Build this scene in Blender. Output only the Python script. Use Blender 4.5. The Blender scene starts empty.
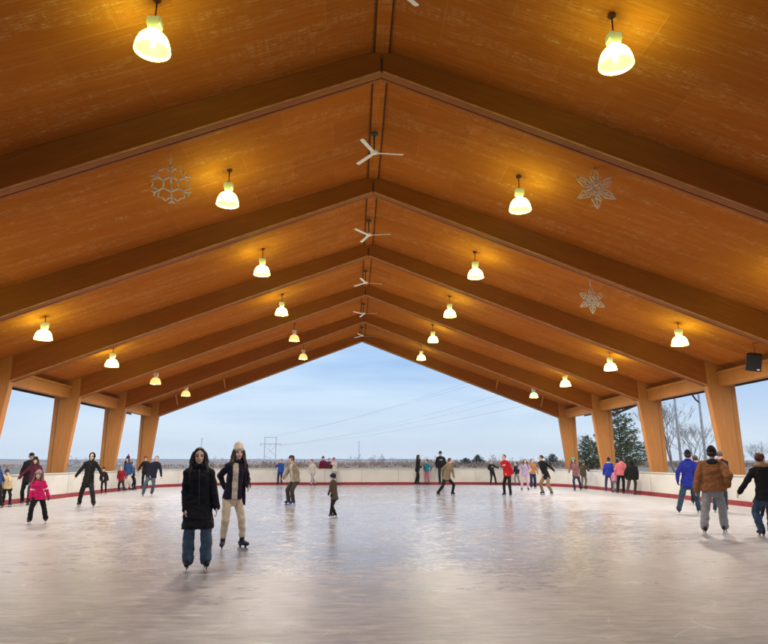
import bpy, bmesh, math, random
from mathutils import Vector, Matrix, noise
random.seed(7)
PI = math.pi; R = math.radians
S = bpy.context.scene
COL = S.collection

# ------------------------------------------------------------------ camera
F, PITCH, YAW, EYE = 617.0, R(12.8), R(2.75), 1.55
FW = Vector((math.sin(YAW)*math.cos(PITCH), math.cos(YAW)*math.cos(PITCH), math.sin(PITCH)))
RT = Vector((math.cos(YAW), -math.sin(YAW), 0))
UP = RT.cross(FW)
EYEP = Vector((0, 0, EYE))
cd = bpy.data.cameras.new('camera'); cam = bpy.data.objects.new('camera', cd); COL.objects.link(cam)
cd.sensor_fit = 'HORIZONTAL'; cd.sensor_width = 36; cd.lens = 36*F/768
cd.clip_start = 0.1; cd.clip_end = 30000
mw = Matrix((RT, UP, -FW)).transposed().to_4x4(); mw.translation = EYEP
cam.matrix_world = mw
S.camera = cam

def ray(x, y): return FW*F + RT*(x-384) + UP*(322-y)
def ground(x, y, z=0.0):
    d = ray(x, y); return EYEP + d*((z-EYE)/d.z)
def at_dist(x, y, Y):
    d = ray(x, y); return EYEP + d*(Y/d.y)

# ------------------------------------------------------------------ tags
def tag(o, label=None, cat=None, group=None, kind=None):
    if label: o['label'] = label
    if cat: o['category'] = cat
    if group: o['group'] = group
    if kind: o['kind'] = kind
    return o
def empty(name, loc=(0, 0, 0), label=None, cat=None, group=None):
    o = bpy.data.objects.new(name, None); COL.objects.link(o); o.location = loc
    o.empty_display_size = 0.2
    return tag(o, label, cat, group)
def link(name, me, mats=None, parent=None, loc=None):
    o = bpy.data.objects.new(name, me); COL.objects.link(o)
    if mats is not None:
        for m in (mats if isinstance(mats, (list, tuple)) else [mats]): me.materials.append(m)
    if parent is not None: o.parent = parent
    if loc is not None: o.location = loc
    return o
def copy_tree(o, parent=None):
    c = o.copy(); COL.objects.link(c)
    if parent is not None: c.parent = parent
    for ch in list(o.children): copy_tree(ch, c)
    return c

# ------------------------------------------------------------------ mesh builder
class MB:
    def __init__(s): s.v = []; s.f = []; s.mi = []; s.m = 0
    def add(s, vs, fs):
        b = len(s.v); s.v += [tuple(v) for v in vs]
        s.f += [tuple(i+b for i in f) for f in fs]; s.mi += [s.m]*len(fs)
    def box(s, x0, y0, z0, x1, y1, z1):
        s.add([(x0,y0,z0),(x1,y0,z0),(x1,y1,z0),(x0,y1,z0),(x0,y0,z1),(x1,y0,z1),(x1,y1,z1),(x0,y1,z1)],
              [(0,3,2,1),(4,5,6,7),(0,1,5,4),(1,2,6,5),(2,3,7,6),(3,0,4,7)])
    def prism(s, pts, axis, a, b):
        # polygon pts (2-D, counter clockwise) extruded along axis
        n = len(pts)
        def P(p, t):
            return (p[0], t, p[1]) if axis == 'y' else ((t, p[0], p[1]) if axis == 'x' else (p[0], p[1], t))
        s.add([P(p, a) for p in pts]+[P(p, b) for p in pts],
              [tuple(range(n))[::-1], tuple(range(n, 2*n))]+[(i, (i+1) % n, n+(i+1) % n, n+i) for i in range(n)])
    def loft(s, rings, close=True, n=16):
        # rings: (centre, u vector, v vector)
        vs = []; fs = []
        for c, u, v in rings:
            c = Vector(c)
            for k in range(n):
                a = 2*PI*k/n; vs.append(c+Vector(u)*math.cos(a)+Vector(v)*math.sin(a))
        for r in range(len(rings)-1):
            for k in range(n):
                k2 = (k+1) % n
                fs.append((r*n+k, r*n+k2, (r+1)*n+k2, (r+1)*n+k))
        if close:
            fs.append(tuple(range(n))[::-1]); b = (len(rings)-1)*n
            fs.append(tuple(range(b, b+n)))
        s.add(vs, fs)
    def rod(s, p0, p1, r0, r1=None, n=10, cap=3):
        p0 = Vector(p0); p1 = Vector(p1); r1 = r0 if r1 is None else r1
        d = p1-p0
        if d.length < 1e-6: d = Vector((0, 0, 1e-4))
        d = d.normalized()
        a = Vector((0, 0, 1)) if abs(d.z) < .9 else Vector((1, 0, 0))
        u = d.cross(a).normalized(); v = d.cross(u)
        rg = []
        if cap:
            for k in range(cap):
                t = -PI/2+PI/2*(k+.12)/cap
                rg.append((p0+d*r0*math.sin(t), u*r0*math.cos(t), v*r0*math.cos(t)))
        rg.append((p0, u*r0, v*r0)); rg.append((p1, u*r1, v*r1))
        if cap:
            for k in reversed(range(cap)):
                t = PI/2-PI/2*(k+.12)/cap
                rg.append((p1+d*r1*math.sin(t), u*r1*math.cos(t), v*r1*math.cos(t)))
        s.loft(rg, True, n)
    def tube(s, pts, r, n=6):
        pts = [Vector(p) for p in pts]; m = len(pts)
        rs = r if isinstance(r, (list, tuple)) else [r]*m
        rg = []; u = None
        for i, p in enumerate(pts):
            d = (pts[min(i+1, m-1)]-pts[max(i-1, 0)])
            if d.length < 1e-9: d = Vector((0, 0, 1))
            d.normalize()
            if u is None:
                a = Vector((0, 0, 1)) if abs(d.z) < .9 else Vector((1, 0, 0)); u = d.cross(a).normalized()
            else:
                u = (u-d*u.dot(d)); u = u.normalized() if u.length > 1e-6 else d.orthogonal().normalized()
            v = d.cross(u)
            rg.append((p, u*rs[i], v*rs[i]))
        s.loft(rg, True, n)
    def ell(s, c, U, V, W, n=14, m=9):
        # ellipsoid with half axis vectors U V W (W is the pole axis)
        c = Vector(c); rg = []
        for k in range(m):
            t = -PI/2+PI*(k+.35)/(m-1+.7)
            rg.append((c+Vector(W)*math.sin(t), Vector(U)*math.cos(t), Vector(V)*math.cos(t)))
        s.loft(rg, True, n)
    def mesh(s, name, smooth=False):
        me = bpy.data.meshes.new(name); me.from_pydata(s.v, [], s.f)
        me.polygons.foreach_set('material_index', s.mi)
        me.update()
        bm = bmesh.new(); bm.from_mesh(me); bmesh.ops.recalc_face_normals(bm, faces=bm.faces[:]); bm.to_mesh(me); bm.free()
        if smooth: me.polygons.foreach_set('use_smooth', [True]*len(me.polygons))
        return me
    def build(s, name, mats, parent=None, smooth=False, loc=None):
        return link(name, s.mesh(name, smooth), mats, parent, loc)

def bevel(o, w=.012, seg=2):
    m = o.modifiers.new('bevel', 'BEVEL'); m.width = w; m.segments = seg; m.limit_method = 'ANGLE'; m.angle_limit = R(40)
    return o

# ------------------------------------------------------------------ materials
class NT:
    def __init__(s, name):
        s.m = bpy.data.materials.new(name); s.m.use_nodes = True; s.t = s.m.node_tree; s.n = s.t.nodes
        s.b = s.n['Principled BSDF']
    def new(s, typ, **kw):
        n = s.n.new(typ)
        for k, v in kw.items(): setattr(n, k, v)
        return n
    def ln(s, a, b): s.t.links.new(a, b)
    def coord(s, scale=(1, 1, 1), rot=(0, 0, 0), out='Object'):
        tc = s.new('ShaderNodeTexCoord'); mp = s.new('ShaderNodeMapping')
        mp.inputs['Scale'].default_value = scale; mp.inputs['Rotation'].default_value = rot
        s.ln(tc.outputs[out], mp.inputs['Vector']); return mp.outputs[0]
    def noise(s, vec, scale, detail=4, rough=.5, dist=0):
        n = s.new('ShaderNodeTexNoise'); n.inputs['Scale'].default_value = scale; n.inputs['Detail'].default_value = detail
        n.inputs['Roughness'].default_value = rough; n.inputs['Distortion'].default_value = dist
        s.ln(vec, n.inputs['Vector']); return n.outputs['Fac']
    def ramp(s, fac, stops):
        r = s.new('ShaderNodeValToRGB'); e = r.color_ramp.elements
        while len(e) < len(stops): e.new(.5)
        for k, (p, c) in enumerate(stops):
            e[k].position = p; e[k].color = (c if len(c) == 4 else (*c, 1)) if isinstance(c, (tuple, list)) else (c, c, c, 1)
        s.ln(fac, r.inputs[0]); return r.outputs[0]
    def mix(s, fac, a, b, mode='MIX'):
        m = s.new('ShaderNodeMix'); m.data_type = 'RGBA'; m.blend_type = mode
        for inp, val in ((m.inputs[0], fac), (m.inputs[6], a), (m.inputs[7], b)):
            if hasattr(val, 'is_output'): s.ln(val, inp)
            elif isinstance(val, (tuple, list)): inp.default_value = (*val[:3], 1)
            else: inp.default_value = val
        return m.outputs[2]
    def math(s, op, a, b=0.0, c=0.0):
        m = s.new('ShaderNodeMath'); m.operation = op
        for inp, val in zip(m.inputs, (a, b, c)):
            if hasattr(val, 'is_output'): s.ln(val, inp)
            else: inp.default_value = val
        return m.outputs[0]
    def bump(s, h, strength=.3, dist=.01, prev=None):
        b = s.new('ShaderNodeBump'); b.inputs['Strength'].default_value = strength; b.inputs['Distance'].default_value = dist
        s.ln(h, b.inputs['Height'])
        if prev is not None: s.ln(prev, b.inputs['Normal'])
        return b.outputs[0]
    def set(s, color=None, rough=None, normal=None, **kw):
        for nm, val in (('Base Color', color), ('Roughness', rough), ('Normal', normal), *[(k.replace('_', ' '), v) for k, v in kw.items()]):
            if val is None: continue
            i = s.b.inputs[nm]
            if hasattr(val, 'is_output'): s.ln(val, i)
            elif isinstance(val, (tuple, list)): i.default_value = (*val[:3], 1)
            else: i.default_value = val
        return s.m

def simple(name, col, rough=.6, var=.15, scale=8, metal=0, bump=0, spec=.5):
    t = NT(name); c = t.coord()
    n = t.noise(c, scale, 4)
    lo = tuple(x*(1-var) for x in col); hi = tuple(min(1, x*(1+var)) for x in col)
    cc = t.ramp(n, [(.3, lo), (.7, hi)])
    nor = t.bump(t.noise(c, scale*4, 3), bump, .01) if bump else None
    return t.set(cc, rough, nor, Metallic=metal, Specular_IOR_Level=spec)

def mat_beam():
    t = NT('glulam_wood'); c = t.coord()
    g = t.noise(t.coord((.35, 5, 9)), 3.0, 6, .6)
    broad = t.noise(t.coord((.25, 1, .8)), 1.3, 3)
    lam = t.new('ShaderNodeTexWave', wave_type='BANDS', bands_direction='Z'); lam.inputs['Scale'].default_value = 3.3
    lam.inputs['Distortion'].default_value = 1.2; lam.inputs['Detail'].default_value = 3
    t.ln(c, lam.inputs['Vector'])
    col = t.ramp(g, [(.25, (.27, .076, .011)), (.55, (.36, .108, .016)), (.8, (.45, .148, .026))])
    col = t.mix(t.ramp(broad, [(.35, 0.0), (.7, .45)]), col, (.22, .08, .018))
    line = t.ramp(lam.outputs['Fac'], [(0, .14), (.06, 0.0)])
    col = t.mix(line, col, (.12, .042, .01))
    return t.set(col, .5, t.bump(g, .12, .004), Specular_IOR_Level=.15)
def mat_post():
    t = NT('post_wood')
    g = t.noise(t.coord((9, 9, .5)), 2.2, 6, .6)
    broad = t.noise(t.coord((1, 1, .5)), 1.5, 3)
    col = t.ramp(g, [(.25, (.41, .16, .033)), (.55, (.52, .215, .048)), (.8, (.60, .265, .068))])
    col = t.mix(t.ramp(broad, [(.35, 0.0), (.7, .4)]), col, (.41, .165, .038))
    return t.set(col, .5, t.bump(g, .12, .004))
def mat_deck():
    t = NT('stained_plywood')
    c = t.coord()
    br = t.new('ShaderNodeTexBrick'); br.offset = .5
    br.inputs['Scale'].default_value = 1; br.inputs['Mortar Size'].default_value = .006; br.inputs['Mortar Smooth'].default_value = .6
    br.inputs['Brick Width'].default_value = 2.44; br.inputs['Row Height'].default_value = 1.22
    br.inputs['Color1'].default_value = (.45, .45, .45, 1); br.inputs['Color2'].default_value = (.6, .6, .6, 1); br.inputs['Mortar'].default_value = (1, 1, 1, 1)
    t.ln(c, br.inputs['Vector'])
    grain = t.noise(t.coord((.8, 11, 1)), 2.2, 7, .65)
    blot = t.noise(t.coord((.35, .6, 1)), 1.1, 4)
    col = t.ramp(grain, [(.25, (.36, .094, .009)), (.5, (.45, .128, .014)), (.78, (.54, .172, .024))])
    col = t.mix(t.ramp(blot, [(.35, 0.0), (.68, .55)]), col, (.37, .098, .010))
    pan = t.ramp(br.outputs['Color'], [(.4, .82), (.65, 1.08)])
    col = t.mix(1.0, col, pan, 'MULTIPLY')
    # pale worn streaks along the slope, in patches
    st = t.noise(t.coord((1.3, 15, 1)), 2.4, 6, .8)
    pa = t.noise(t.coord((.22, 1.9, 1)), 1.25, 5, .62)
    cut = t.noise(t.coord((7, 1.2, 1)), 2.0, 4, .7)
    w = t.math('MULTIPLY', t.ramp(st, [(.50, 0.0), (.63, 1.0)]), t.ramp(pa, [(.47, 0.0), (.60, 1.0)]))
    w = t.math('MULTIPLY', w, t.ramp(cut, [(.38, 0.1), (.58, 1.0)]))
    w = t.math('MULTIPLY', w, .85)
    col = t.mix(w, col, (.72, .44, .19))
    lng = t.noise(t.coord((.10, 7, 1)), 2.4, 3, .6)
    col = t.mix(t.ramp(lng, [(.58, 0.0), (.70, .35)]), col, (.55, .24, .07))
    mort = t.ramp(br.outputs['Fac'], [(0, 0.0), (1, 1.0)])
    mm = t.math('MULTIPLY', mort, t.ramp(t.noise(t.coord((.5, .5, 1)), 1.7, 2), [(.42, 0.1), (.66, .75)]))
    col = t.mix(mm, col, (.46, .24, .09))
    return t.set(col, .8, t.bump(grain, .15, .004), Specular_IOR_Level=.06)
def mat_ice():
    t = NT('ice')
    c = t.coord()
    cloudy = t.noise(t.coord((.25, .5, 1)), 1.0, 6, .6, .6)
    fine = t.noise(t.coord((1.15, 2.9, 1)), 2.3, 9, .74, .5)
    col = t.ramp(cloudy, [(.3, (.29, .285, .30)), (.7, (.43, .425, .445))])
    snow = t.ramp(fine, [(.50, 0.0), (.72, .55)])
    col = t.mix(snow, col, (.80, .80, .80))
    # skate scratches: thin arcs from warped cell edges
    wv = t.coord((.22, .34, 1))
    warp = t.new('ShaderNodeTexNoise'); warp.inputs['Scale'].default_value = .5; warp.inputs['Detail'].default_value = 2; t.ln(wv, warp.inputs['Vector'])
    mixv = t.new('ShaderNodeMix'); mixv.data_type = 'VECTOR'; mixv.inputs[0].default_value = .75
    t.ln(wv, mixv.inputs[4]); t.ln(warp.outputs['Color'], mixv.inputs[5])
    scr = None
    for k, (sc, rot) in enumerate(((5.0, .3), (8.0, 1.2), (13.0, 2.2))):
        mp = t.new('ShaderNodeMapping'); mp.inputs['Rotation'].default_value = (0, 0, rot); mp.inputs['Scale'].default_value = (1, .3, 1)
        t.ln(mixv.outputs[1], mp.inputs['Vector'])
        vo = t.new('ShaderNodeTexVoronoi'); vo.feature = 'DISTANCE_TO_EDGE'; vo.inputs['Scale'].default_value = sc
        t.ln(mp.outputs[0], vo.inputs['Vector'])
        e = t.ramp(vo.outputs['Distance'], [(0, 1.0), (.0045, 0.0)])
        scr = e if scr is None else t.math('MAXIMUM', scr, e)
    brk = t.ramp(t.noise(c, 1.2, 3), [(.45, 0.0), (.62, .42)])
    scr = t.math('MULTIPLY', scr, brk)
    col = t.mix(scr, col, (.93, .94, .95))
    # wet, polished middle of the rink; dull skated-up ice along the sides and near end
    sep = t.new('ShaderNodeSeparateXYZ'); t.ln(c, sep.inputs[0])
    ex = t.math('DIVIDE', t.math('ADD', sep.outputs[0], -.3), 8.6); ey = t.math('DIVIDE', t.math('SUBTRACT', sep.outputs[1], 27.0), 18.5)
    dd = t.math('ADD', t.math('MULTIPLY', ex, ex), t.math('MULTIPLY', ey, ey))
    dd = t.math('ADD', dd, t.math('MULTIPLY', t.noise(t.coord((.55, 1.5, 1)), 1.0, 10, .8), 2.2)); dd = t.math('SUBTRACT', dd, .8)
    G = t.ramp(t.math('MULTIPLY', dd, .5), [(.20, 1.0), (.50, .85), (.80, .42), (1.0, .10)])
    far = t.ramp(t.math('DIVIDE', sep.outputs[1], 30.0), [(.16, .0), (.75, 1.0)])  # painted light falloff: darker and warmer near, paler towards the daylit far end
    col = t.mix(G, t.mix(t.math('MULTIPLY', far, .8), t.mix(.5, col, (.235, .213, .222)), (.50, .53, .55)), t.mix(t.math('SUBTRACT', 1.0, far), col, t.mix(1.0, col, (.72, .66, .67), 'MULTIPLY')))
    grain = t.noise(t.coord((1.6, 6.5, 1)), 1.7, 7, .7, .3)
    col = t.mix(1.0, col, t.ramp(grain, [(.36, .74), (.5, .97), (.64, 1.22)]), 'MULTIPLY')
    rgh = t.ramp(fine, [(.38, .04), (.52, .10), (.64, .42)])
    mr = t.new('ShaderNodeMix'); mr.data_type = 'FLOAT'; t.ln(G, mr.inputs[0]); mr.inputs[2].default_value = .52; t.ln(rgh, mr.inputs[3]); rgh = mr.outputs[0]
    patch = t.ramp(t.noise(t.coord((.12, .2, 1)), 1.0, 3), [(.35, 0.0), (.65, .10)])
    rgh = t.math('ADD', rgh, patch)
    h1 = t.noise(t.coord((.9, 2.2, 1)), 1.6, 4, .55)
    b1 = t.bump(h1, .04, .05)
    b2 = t.bump(fine, .22, .02, b1)
    return t.set(col, rgh, b2, IOR=2.2, Specular_IOR_Level=t.math('MULTIPLY_ADD', G, .40, .10))
def mat_board():
    t = NT('rink_board_plastic'); c = t.coord()
    n = t.noise(c, .9, 5); s = t.noise(t.coord((1, 1, 5)), 5, 5, .7)
    col = t.ramp(n, [(.3, (.60, .60, .57)), (.7, (.71, .71, .68))])
    col = t.mix(t.ramp(s, [(.6, 0.0), (.78, .35)]), col, (.38, .34, .28))
    return t.set(col, .42)
def fabric(name, col, var=.22, rough=.92):
    if .05 < col[2] < .2 and col[2] > 1.4*col[0] and col[0] > .02: var = .45   # faded denim
    t = NT(name); c = t.coord()
    a = t.noise(c, 9, 5, .6); w = t.noise(c, 160, 2)
    cc = t.ramp(a, [(.3, tuple(x*(1-var) for x in col)), (.7, tuple(min(1, x*(1+var)) for x in col))])
    return t.set(cc, rough, t.bump(w, .25, .003), Specular_IOR_Level=.18, Sheen_Weight=.06)
FAB = {}
def fab(col, rough=.92):
    k = (tuple(round(x, 4) for x in col), rough)
    if k not in FAB: FAB[k] = fabric('fabric', col, rough=rough)
    return FAB[k]
def emit(name, col, strength):
    t = NT(name); return t.set(col, .4, None, Emission_Color=col, Emission_Strength=strength)

M = dict(
    beam=mat_beam(), post=mat_post(), deck=mat_deck(), ice=mat_ice(), board=mat_board(),
    red=simple('red_kick_plate', (.28, .02, .03), .45, .25, 3),
    cap=simple('board_cap', (.68, .63, .52), .4, .1, 3),
    concrete=simple('concrete', (.36, .34, .32), .85, .15, 2),
    darkmetal=simple('dark_metal', (.035, .03, .028), .5, .3, 10),
    white=simple('white_paint', (.88, .87, .84), .45, .06, 5),
    darkwood=simple('dark_stained_wood', (.10, .042, .016), .8, .3, 8, spec=.1),
    bead=simple('pale_wood_edge', (.60, .30, .12), .6, .2, 4, spec=.1),
    galv=simple('galvanised_metal', (.42, .40, .37), .45, .2, 6, .6),
    grey=simple('grey_metal', (.30, .30, .31), .55, .2, 6, .2),
    black=simple('black_plastic', (.015, .015, .016), .45, .3, 10),
    wire=simple('wire', (.05, .05, .055), .6, .2, 2),
    rope=simple('white_rope_light', (.95, .92, .84), .4, .15, 30),
    woodpole=simple('weathered_pole', (.62, .60, .58), .8, .25, 2),
    blade=simple('steel_blade', (.5, .5, .52), .25, .1, 20, .9),
    shade=emit('lit_lamp_shade', (.74, 1.0, .15), 19.0),
    inner=emit('lit_lamp_reflector', (.99, .92, .20), 1.03),
    shade_amber=emit('amber_lamp_shade', (1.0, .50, .16), 1.35), shade_green=emit('greenish_lamp_shade', (.55, 1.0, .55), 1.15),
    bulb=emit('lamp_bulb', (1.0, .92, .62), 12),
)

# ------------------------------------------------------------------ dimensions
XC = .52
YF = [11.97+6.11*k for k in range(6)]          # six frames
BAYS = [YF[0]-3.05]+[(YF[k]+YF[k+1])/2 for k in range(5)]
BAYNAME = ['nearest bay before the first beam', 'bay behind the first beam', 'bay behind the second beam',
           'bay behind the third beam', 'bay behind the fourth beam', 'farthest bay behind the fifth beam']
DECK0, DS = 10.36, .354       # deck soffit at the ridge and its slope
BEAM0, BS = 9.78, .385        # beam underside
HALF = 14.78
def deck_z(dx): return DECK0-DS*abs(dx)
def beam_z(dx): return BEAM0-BS*abs(dx)

# ------------------------------------------------------------------ pavilion
pav = empty('pavilion', (XC, 28, 0), 'open-sided timber ice rink pavilion with gabled plywood ceiling on leaning wooden posts', 'pavilion')
Y0, Y1 = -13.0, YF[5]+.55
OFF = Vector((XC, 28, 0))
def pv(o, loc, rot=(0, 0, 0)):
    o.parent = pav; o.location = Vector(loc)-OFF; o.rotation_euler = rot; return o
angD = math.atan(DS); angB = math.atan(BS)
for sgn in (-1, 1):
    # roof deck: local x runs down the slope
    L = (HALF+.9)/math.cos(angD)
    b = MB(); b.box(0, Y0, 0, L, Y1, .22)
    o = b.build('roof_deck', M['deck'])
    pv(o, (XC, 0, DECK0), (0, angD, 0))
    if sgn < 0: o.rotation_euler = (0, angD, PI); 
    if sgn < 0: o.location = Vector((XC, 0, DECK0))-OFF+Vector((0, Y0+Y1, 0))
    # header between the posts, along the eave
    b = MB(); b.box(sgn*14.08 if sgn > 0 else -14.38, Y0, 4.52, 14.38 if sgn > 0 else -14.08, Y1-.3, 5.0)
    b.box(*( (14.02, Y0, 5.0, 14.44, Y1-.3, 5.10) if sgn > 0 else (-14.44, Y0, 5.0, -14.02, Y1-.3, 5.10)))
    o = b.build('header_beam', M['post']); pv(bevel(o), (XC, 0, 0))
    # fascia on the eave edge
    ez = deck_z(HALF+.9)
    b = MB(); xa = sgn*(HALF+.86); b.box(min(xa, xa+sgn*.06), Y0, ez-.12, max(xa, xa+sgn*.06), Y1, ez+.3)
    pv(b.build('fascia', M['darkmetal']), (XC, 0, 0))
# ridge board with its two dark side battens
b = MB(); b.box(-.15, Y0, DECK0-.095, .15, Y1-.2, DECK0-.02)
pv(bevel(b.build('ridge_board', M['deck'])), (XC, 0, 0))
for sgn in (-1, 1):
    b = MB(); b.box(sgn*.17-.012, Y0, DECK0-.105, sgn*.17+.012, Y1-.2, DECK0-.05)
    pv(b.build('ridge_batten', M['darkwood']), (XC, 0, 0))
TH = .30
def beam_mesh():
    # local x down the slope of the underside, local z normal to it, y through the thickness
    c, s = math.cos(angB), math.sin(angB)
    def loc(dx, z):
        x = dx; zz = z-BEAM0
        return (x*c-zz*s, x*s+zz*c)
    HW = 13.62
    b = MB()
    def strip(y0, y1, lift):
        lo0 = loc(0.0, BEAM0+lift); lo1 = loc(HW, beam_z(HW)+lift)
        hi1 = loc(HW+.0, deck_z(HW)+.0); hi0 = loc(0, DECK0)
        n = 24; pts = []
        for k in range(n+1):
            t = k/n; pts.append((lo0[0]+(lo1[0]-lo0[0])*t, lo0[1]+(lo1[1]-lo0[1])*t))
        pts += [hi1, hi0]
        b.prism(pts, 'y', y0, y1)
    strip(-TH/2, .045, 0)          # main ply
    strip(.045, .075, .05)         # shadow groove
    strip(.075, TH/2, .0)          # second ply
    # thin pale bearing bead on the front lower edge
    b.m = 1
    lo0 = loc(0, BEAM0); lo1 = loc(HW, beam_z(HW))
    b.prism([(lo0[0]+.02, lo0[1]-.0), (lo1[0], lo1[1]), (lo1[0], lo1[1]+.045), (lo0[0]+.02, lo0[1]+.045)], 'y', -TH/2-.022, -TH/2-.001)
    return b.mesh('beam')
bm_me = beam_mesh(); bm_me.materials.append(M['beam']); bm_me.materials.append(M['bead'])
def post_mesh():
    b = MB()
    # inner edge leans outward towards the floor, outer edge upright (x = distance from centre)
    zb = beam_z(13.62)
    pts = [(14.10, 0), (14.56, 0), (14.56, deck_z(14.56)), (13.622, deck_z(13.622)), (13.622, zb)]
    b.prism(pts, 'y', -TH/2, TH/2)
    return b.mesh('post')
po_me = post_mesh(); po_me.materials.append(M['post'])
def side_mesh():
    b = MB(); b.box(14.575, -TH/2+.05, 0, 14.79, TH/2-.02, 4.95)
    return b.mesh('side_post')
si_me = side_mesh(); si_me.materials.append(M['post'])
ZR = 0.0
for k, y in enumerate(YF):
    for sgn in (-1, 1):
        rz = 0 if sgn > 0 else PI
        # mirrored copy keeps the bead on the front: mirror in x through a negative scale
        o = bpy.data.objects.new('beam', bm_me); COL.objects.link(o); pv(o, (XC, y, BEAM0), (0, angB if sgn > 0 else -angB, 0)); o.scale = (sgn, 1, 1)
        bevel(o, .008, 1)
        o = bpy.data.objects.new('post', po_me); COL.objects.link(o); pv(o, (XC, y, 0)); o.scale = (sgn, 1, 1); bevel(o, .015, 2)
        o = bpy.data.objects.new('side_post', si_me); COL.objects.link(o); pv(o, (XC, y, 0)); o.scale = (sgn, 1, 1); bevel(o, .01, 1)
for sgn in (-1, 1):
    for dx in (9.3, 12.4):
        b = MB(); z0 = beam_z(dx)+.28; z1 = deck_z(dx)-.01
        b.tube([(0, -TH/2, z0), (0, -TH/2-.65, z1)], .05, 4)
        pv(b.build('brace', M['post']), (XC+sgn*dx, YF[5], 0))
# small dark plates where the beams meet under the ridge
for y in YF:
    b = MB(); b.box(-.022, -TH/2-.012, BEAM0+.05, .022, -TH/2-.002, BEAM0+.34)
    pv(b.build('apex_plate', M['darkmetal']), (XC, y, 0))

# ------------------------------------------------------------------ rink: ice, boards
BW, BY, BR = 13.45, 44.55, 7.0
def outline(off=0.0, n=14, y_near=-11.0):
    w = BW+off; y1 = BY+off; r = BR+off
    p = []
    for k in range(25): p.append((-w, y_near+(y1-r-y_near)*k/24))
    for k in range(1, n): a = PI-PI/2*k/n; p.append((-w+r+r*math.cos(a), y1-r+r*math.sin(a)))
    m = 10
    for k in range(m+1): p.append((-w+r+(2*w-2*r)*k/m, y1))
    for k in range(1, n): a = PI/2-PI/2*k/n; p.append((w-r+r*math.cos(a), y1-r+r*math.sin(a)))
    for k in range(25): p.append((w, y1-r-(y1-r-y_near)*k/24))
    return [(x+XC+.06, y) for x, y in p]
o0 = outline(.05)
me = bpy.data.meshes.new('ice'); me.from_pydata([(x, y, 0) for x, y in o0], [], [tuple(range(len(o0)))[::-1]]); me.update()
ice = link('ice', me, M['ice']); tag(ice, kind='structure')
if me.polygons[0].normal.z < 0: me.flip_normals()
def wall(off0, off1, z0, z1):
    a, c = outline(off0), outline(off1); n = len(a); b = MB(); vs = []; fs = []
    for i in range(n):
        vs += [(*a[i], z0), (*a[i], z1), (*c[i], z1), (*c[i], z0)]
    for i in range(n-1):
        p, q = 4*i, 4*i+4
        fs += [(p, q, q+1, p+1), (p+1, q+1, q+2, p+2), (p+2, q+2, q+3, p+3), (p+3, q+3, q, p)]
    fs += [(0, 1, 2, 3), (4*n-4, 4*n-1, 4*n-2, 4*n-3)]
    b.add(vs, fs); return b
boards = empty('rink_boards', (XC, BY, 0), 'cream plastic dasher boards with a dark red base strip curving round the ice', 'rink boards')
def rb(o): o.parent = boards; o.location = -Vector((XC, BY, 0)); return o
rb(wall(0, .10, .18, 1.05).build('board_panel', M['board']))
rb(wall(-.03, .10, .0, .178).build('kick_strip', M['red']))
rb(wall(-.03, .14, 1.052, 1.09).build('cap_rail', M['cap']))
# joint battens between panels: one part, the seams of the panelling
seam = simple('seam', (.50, .45, .36), .6); ol = outline(-.004)
acc = 0.0
for i in range(1, len(ol)):
    p, q = Vector((*ol[i-1], 0)), Vector((*ol[i], 0)); acc += (q-p).length
    if acc > 2.3:
        acc = 0; d = (q-p).normalized(); nrm = Vector((d.y, -d.x, 0))
        c = q; u = d*.018; v = nrm*.006
        b = MB(); b.loft([(c+Vector((0, 0, .19)), u, v), (c+Vector((0, 0, 1.05)), u, v)], True, 4); rb(b.build('panel_joint', seam))

# ------------------------------------------------------------------ ground, hills
def mat_ground():
    t = NT('dry_grass'); c = t.coord()
    n = t.noise(t.coord((.5, 1, 1)), .012, 6, .6); f = t.noise(c, .4, 5, .7)
    col = t.ramp(n, [(.32, (.24, .20, .14)), (.5, (.37, .29, .20)), (.66, (.44, .36, .27))])
    col = t.mix(t.ramp(f, [(.35, 0.0), (.7, .45)]), col, (.24, .19, .13))
    sn = t.noise(t.coord((.35, 1, 1)), .006, 5, .6)
    sx_ = t.new('ShaderNodeSeparateXYZ'); t.ln(c, sx_.inputs[0])
    wst = t.ramp(t.math('DIVIDE', t.math('MULTIPLY', sx_.outputs[0], -1.0), 400.0), [(.08, .12), (.5, 1.0)])
    col = t.mix(t.math('MULTIPLY', wst, t.ramp(sn, [(.50, 0.0), (.60, .8)])), col, (.66, .67, .70))
    return t.set(col, .95)
gme = MB()
N = 64; ext = 5000
def gx(i): u = (i/N)*2-1; return math.copysign(abs(u)**2.2*ext, u)
vs = []; fs = []
for j in range(N+1):
    for i in range(N+1):
        x, y = gx(i), gx(j)+20
        d = math.hypot(x, y-20)
        h = 0.0
        if d > 160: h = noise.noise(Vector((x*.0012, y*.0012, 3)))*min(6, (d-160)*.006)
        vs.append((x, y, -.012+h-min(9, max(0, d-120)*.004)*(1.0 if x < 0 else .55)))
for j in range(N):
    for i in range(N):
        a = j*(N+1)+i; fs.append((a, a+1, a+N+2, a+N+1))
gme.add(vs, fs); g = gme.build('ground', mat_ground(), smooth=True); tag(g, kind='structure')
me = bpy.data.meshes.new('pavement')
me.from_pydata([(XC-17.5, -14, -.006), (XC+17.5, -14, -.006), (XC+17.5, 47.5, -.006), (XC-17.5, 47.5, -.006)], [], [(0, 1, 2, 3)])
tag(link('pavement', me, M['concrete']), kind='structure')

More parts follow.
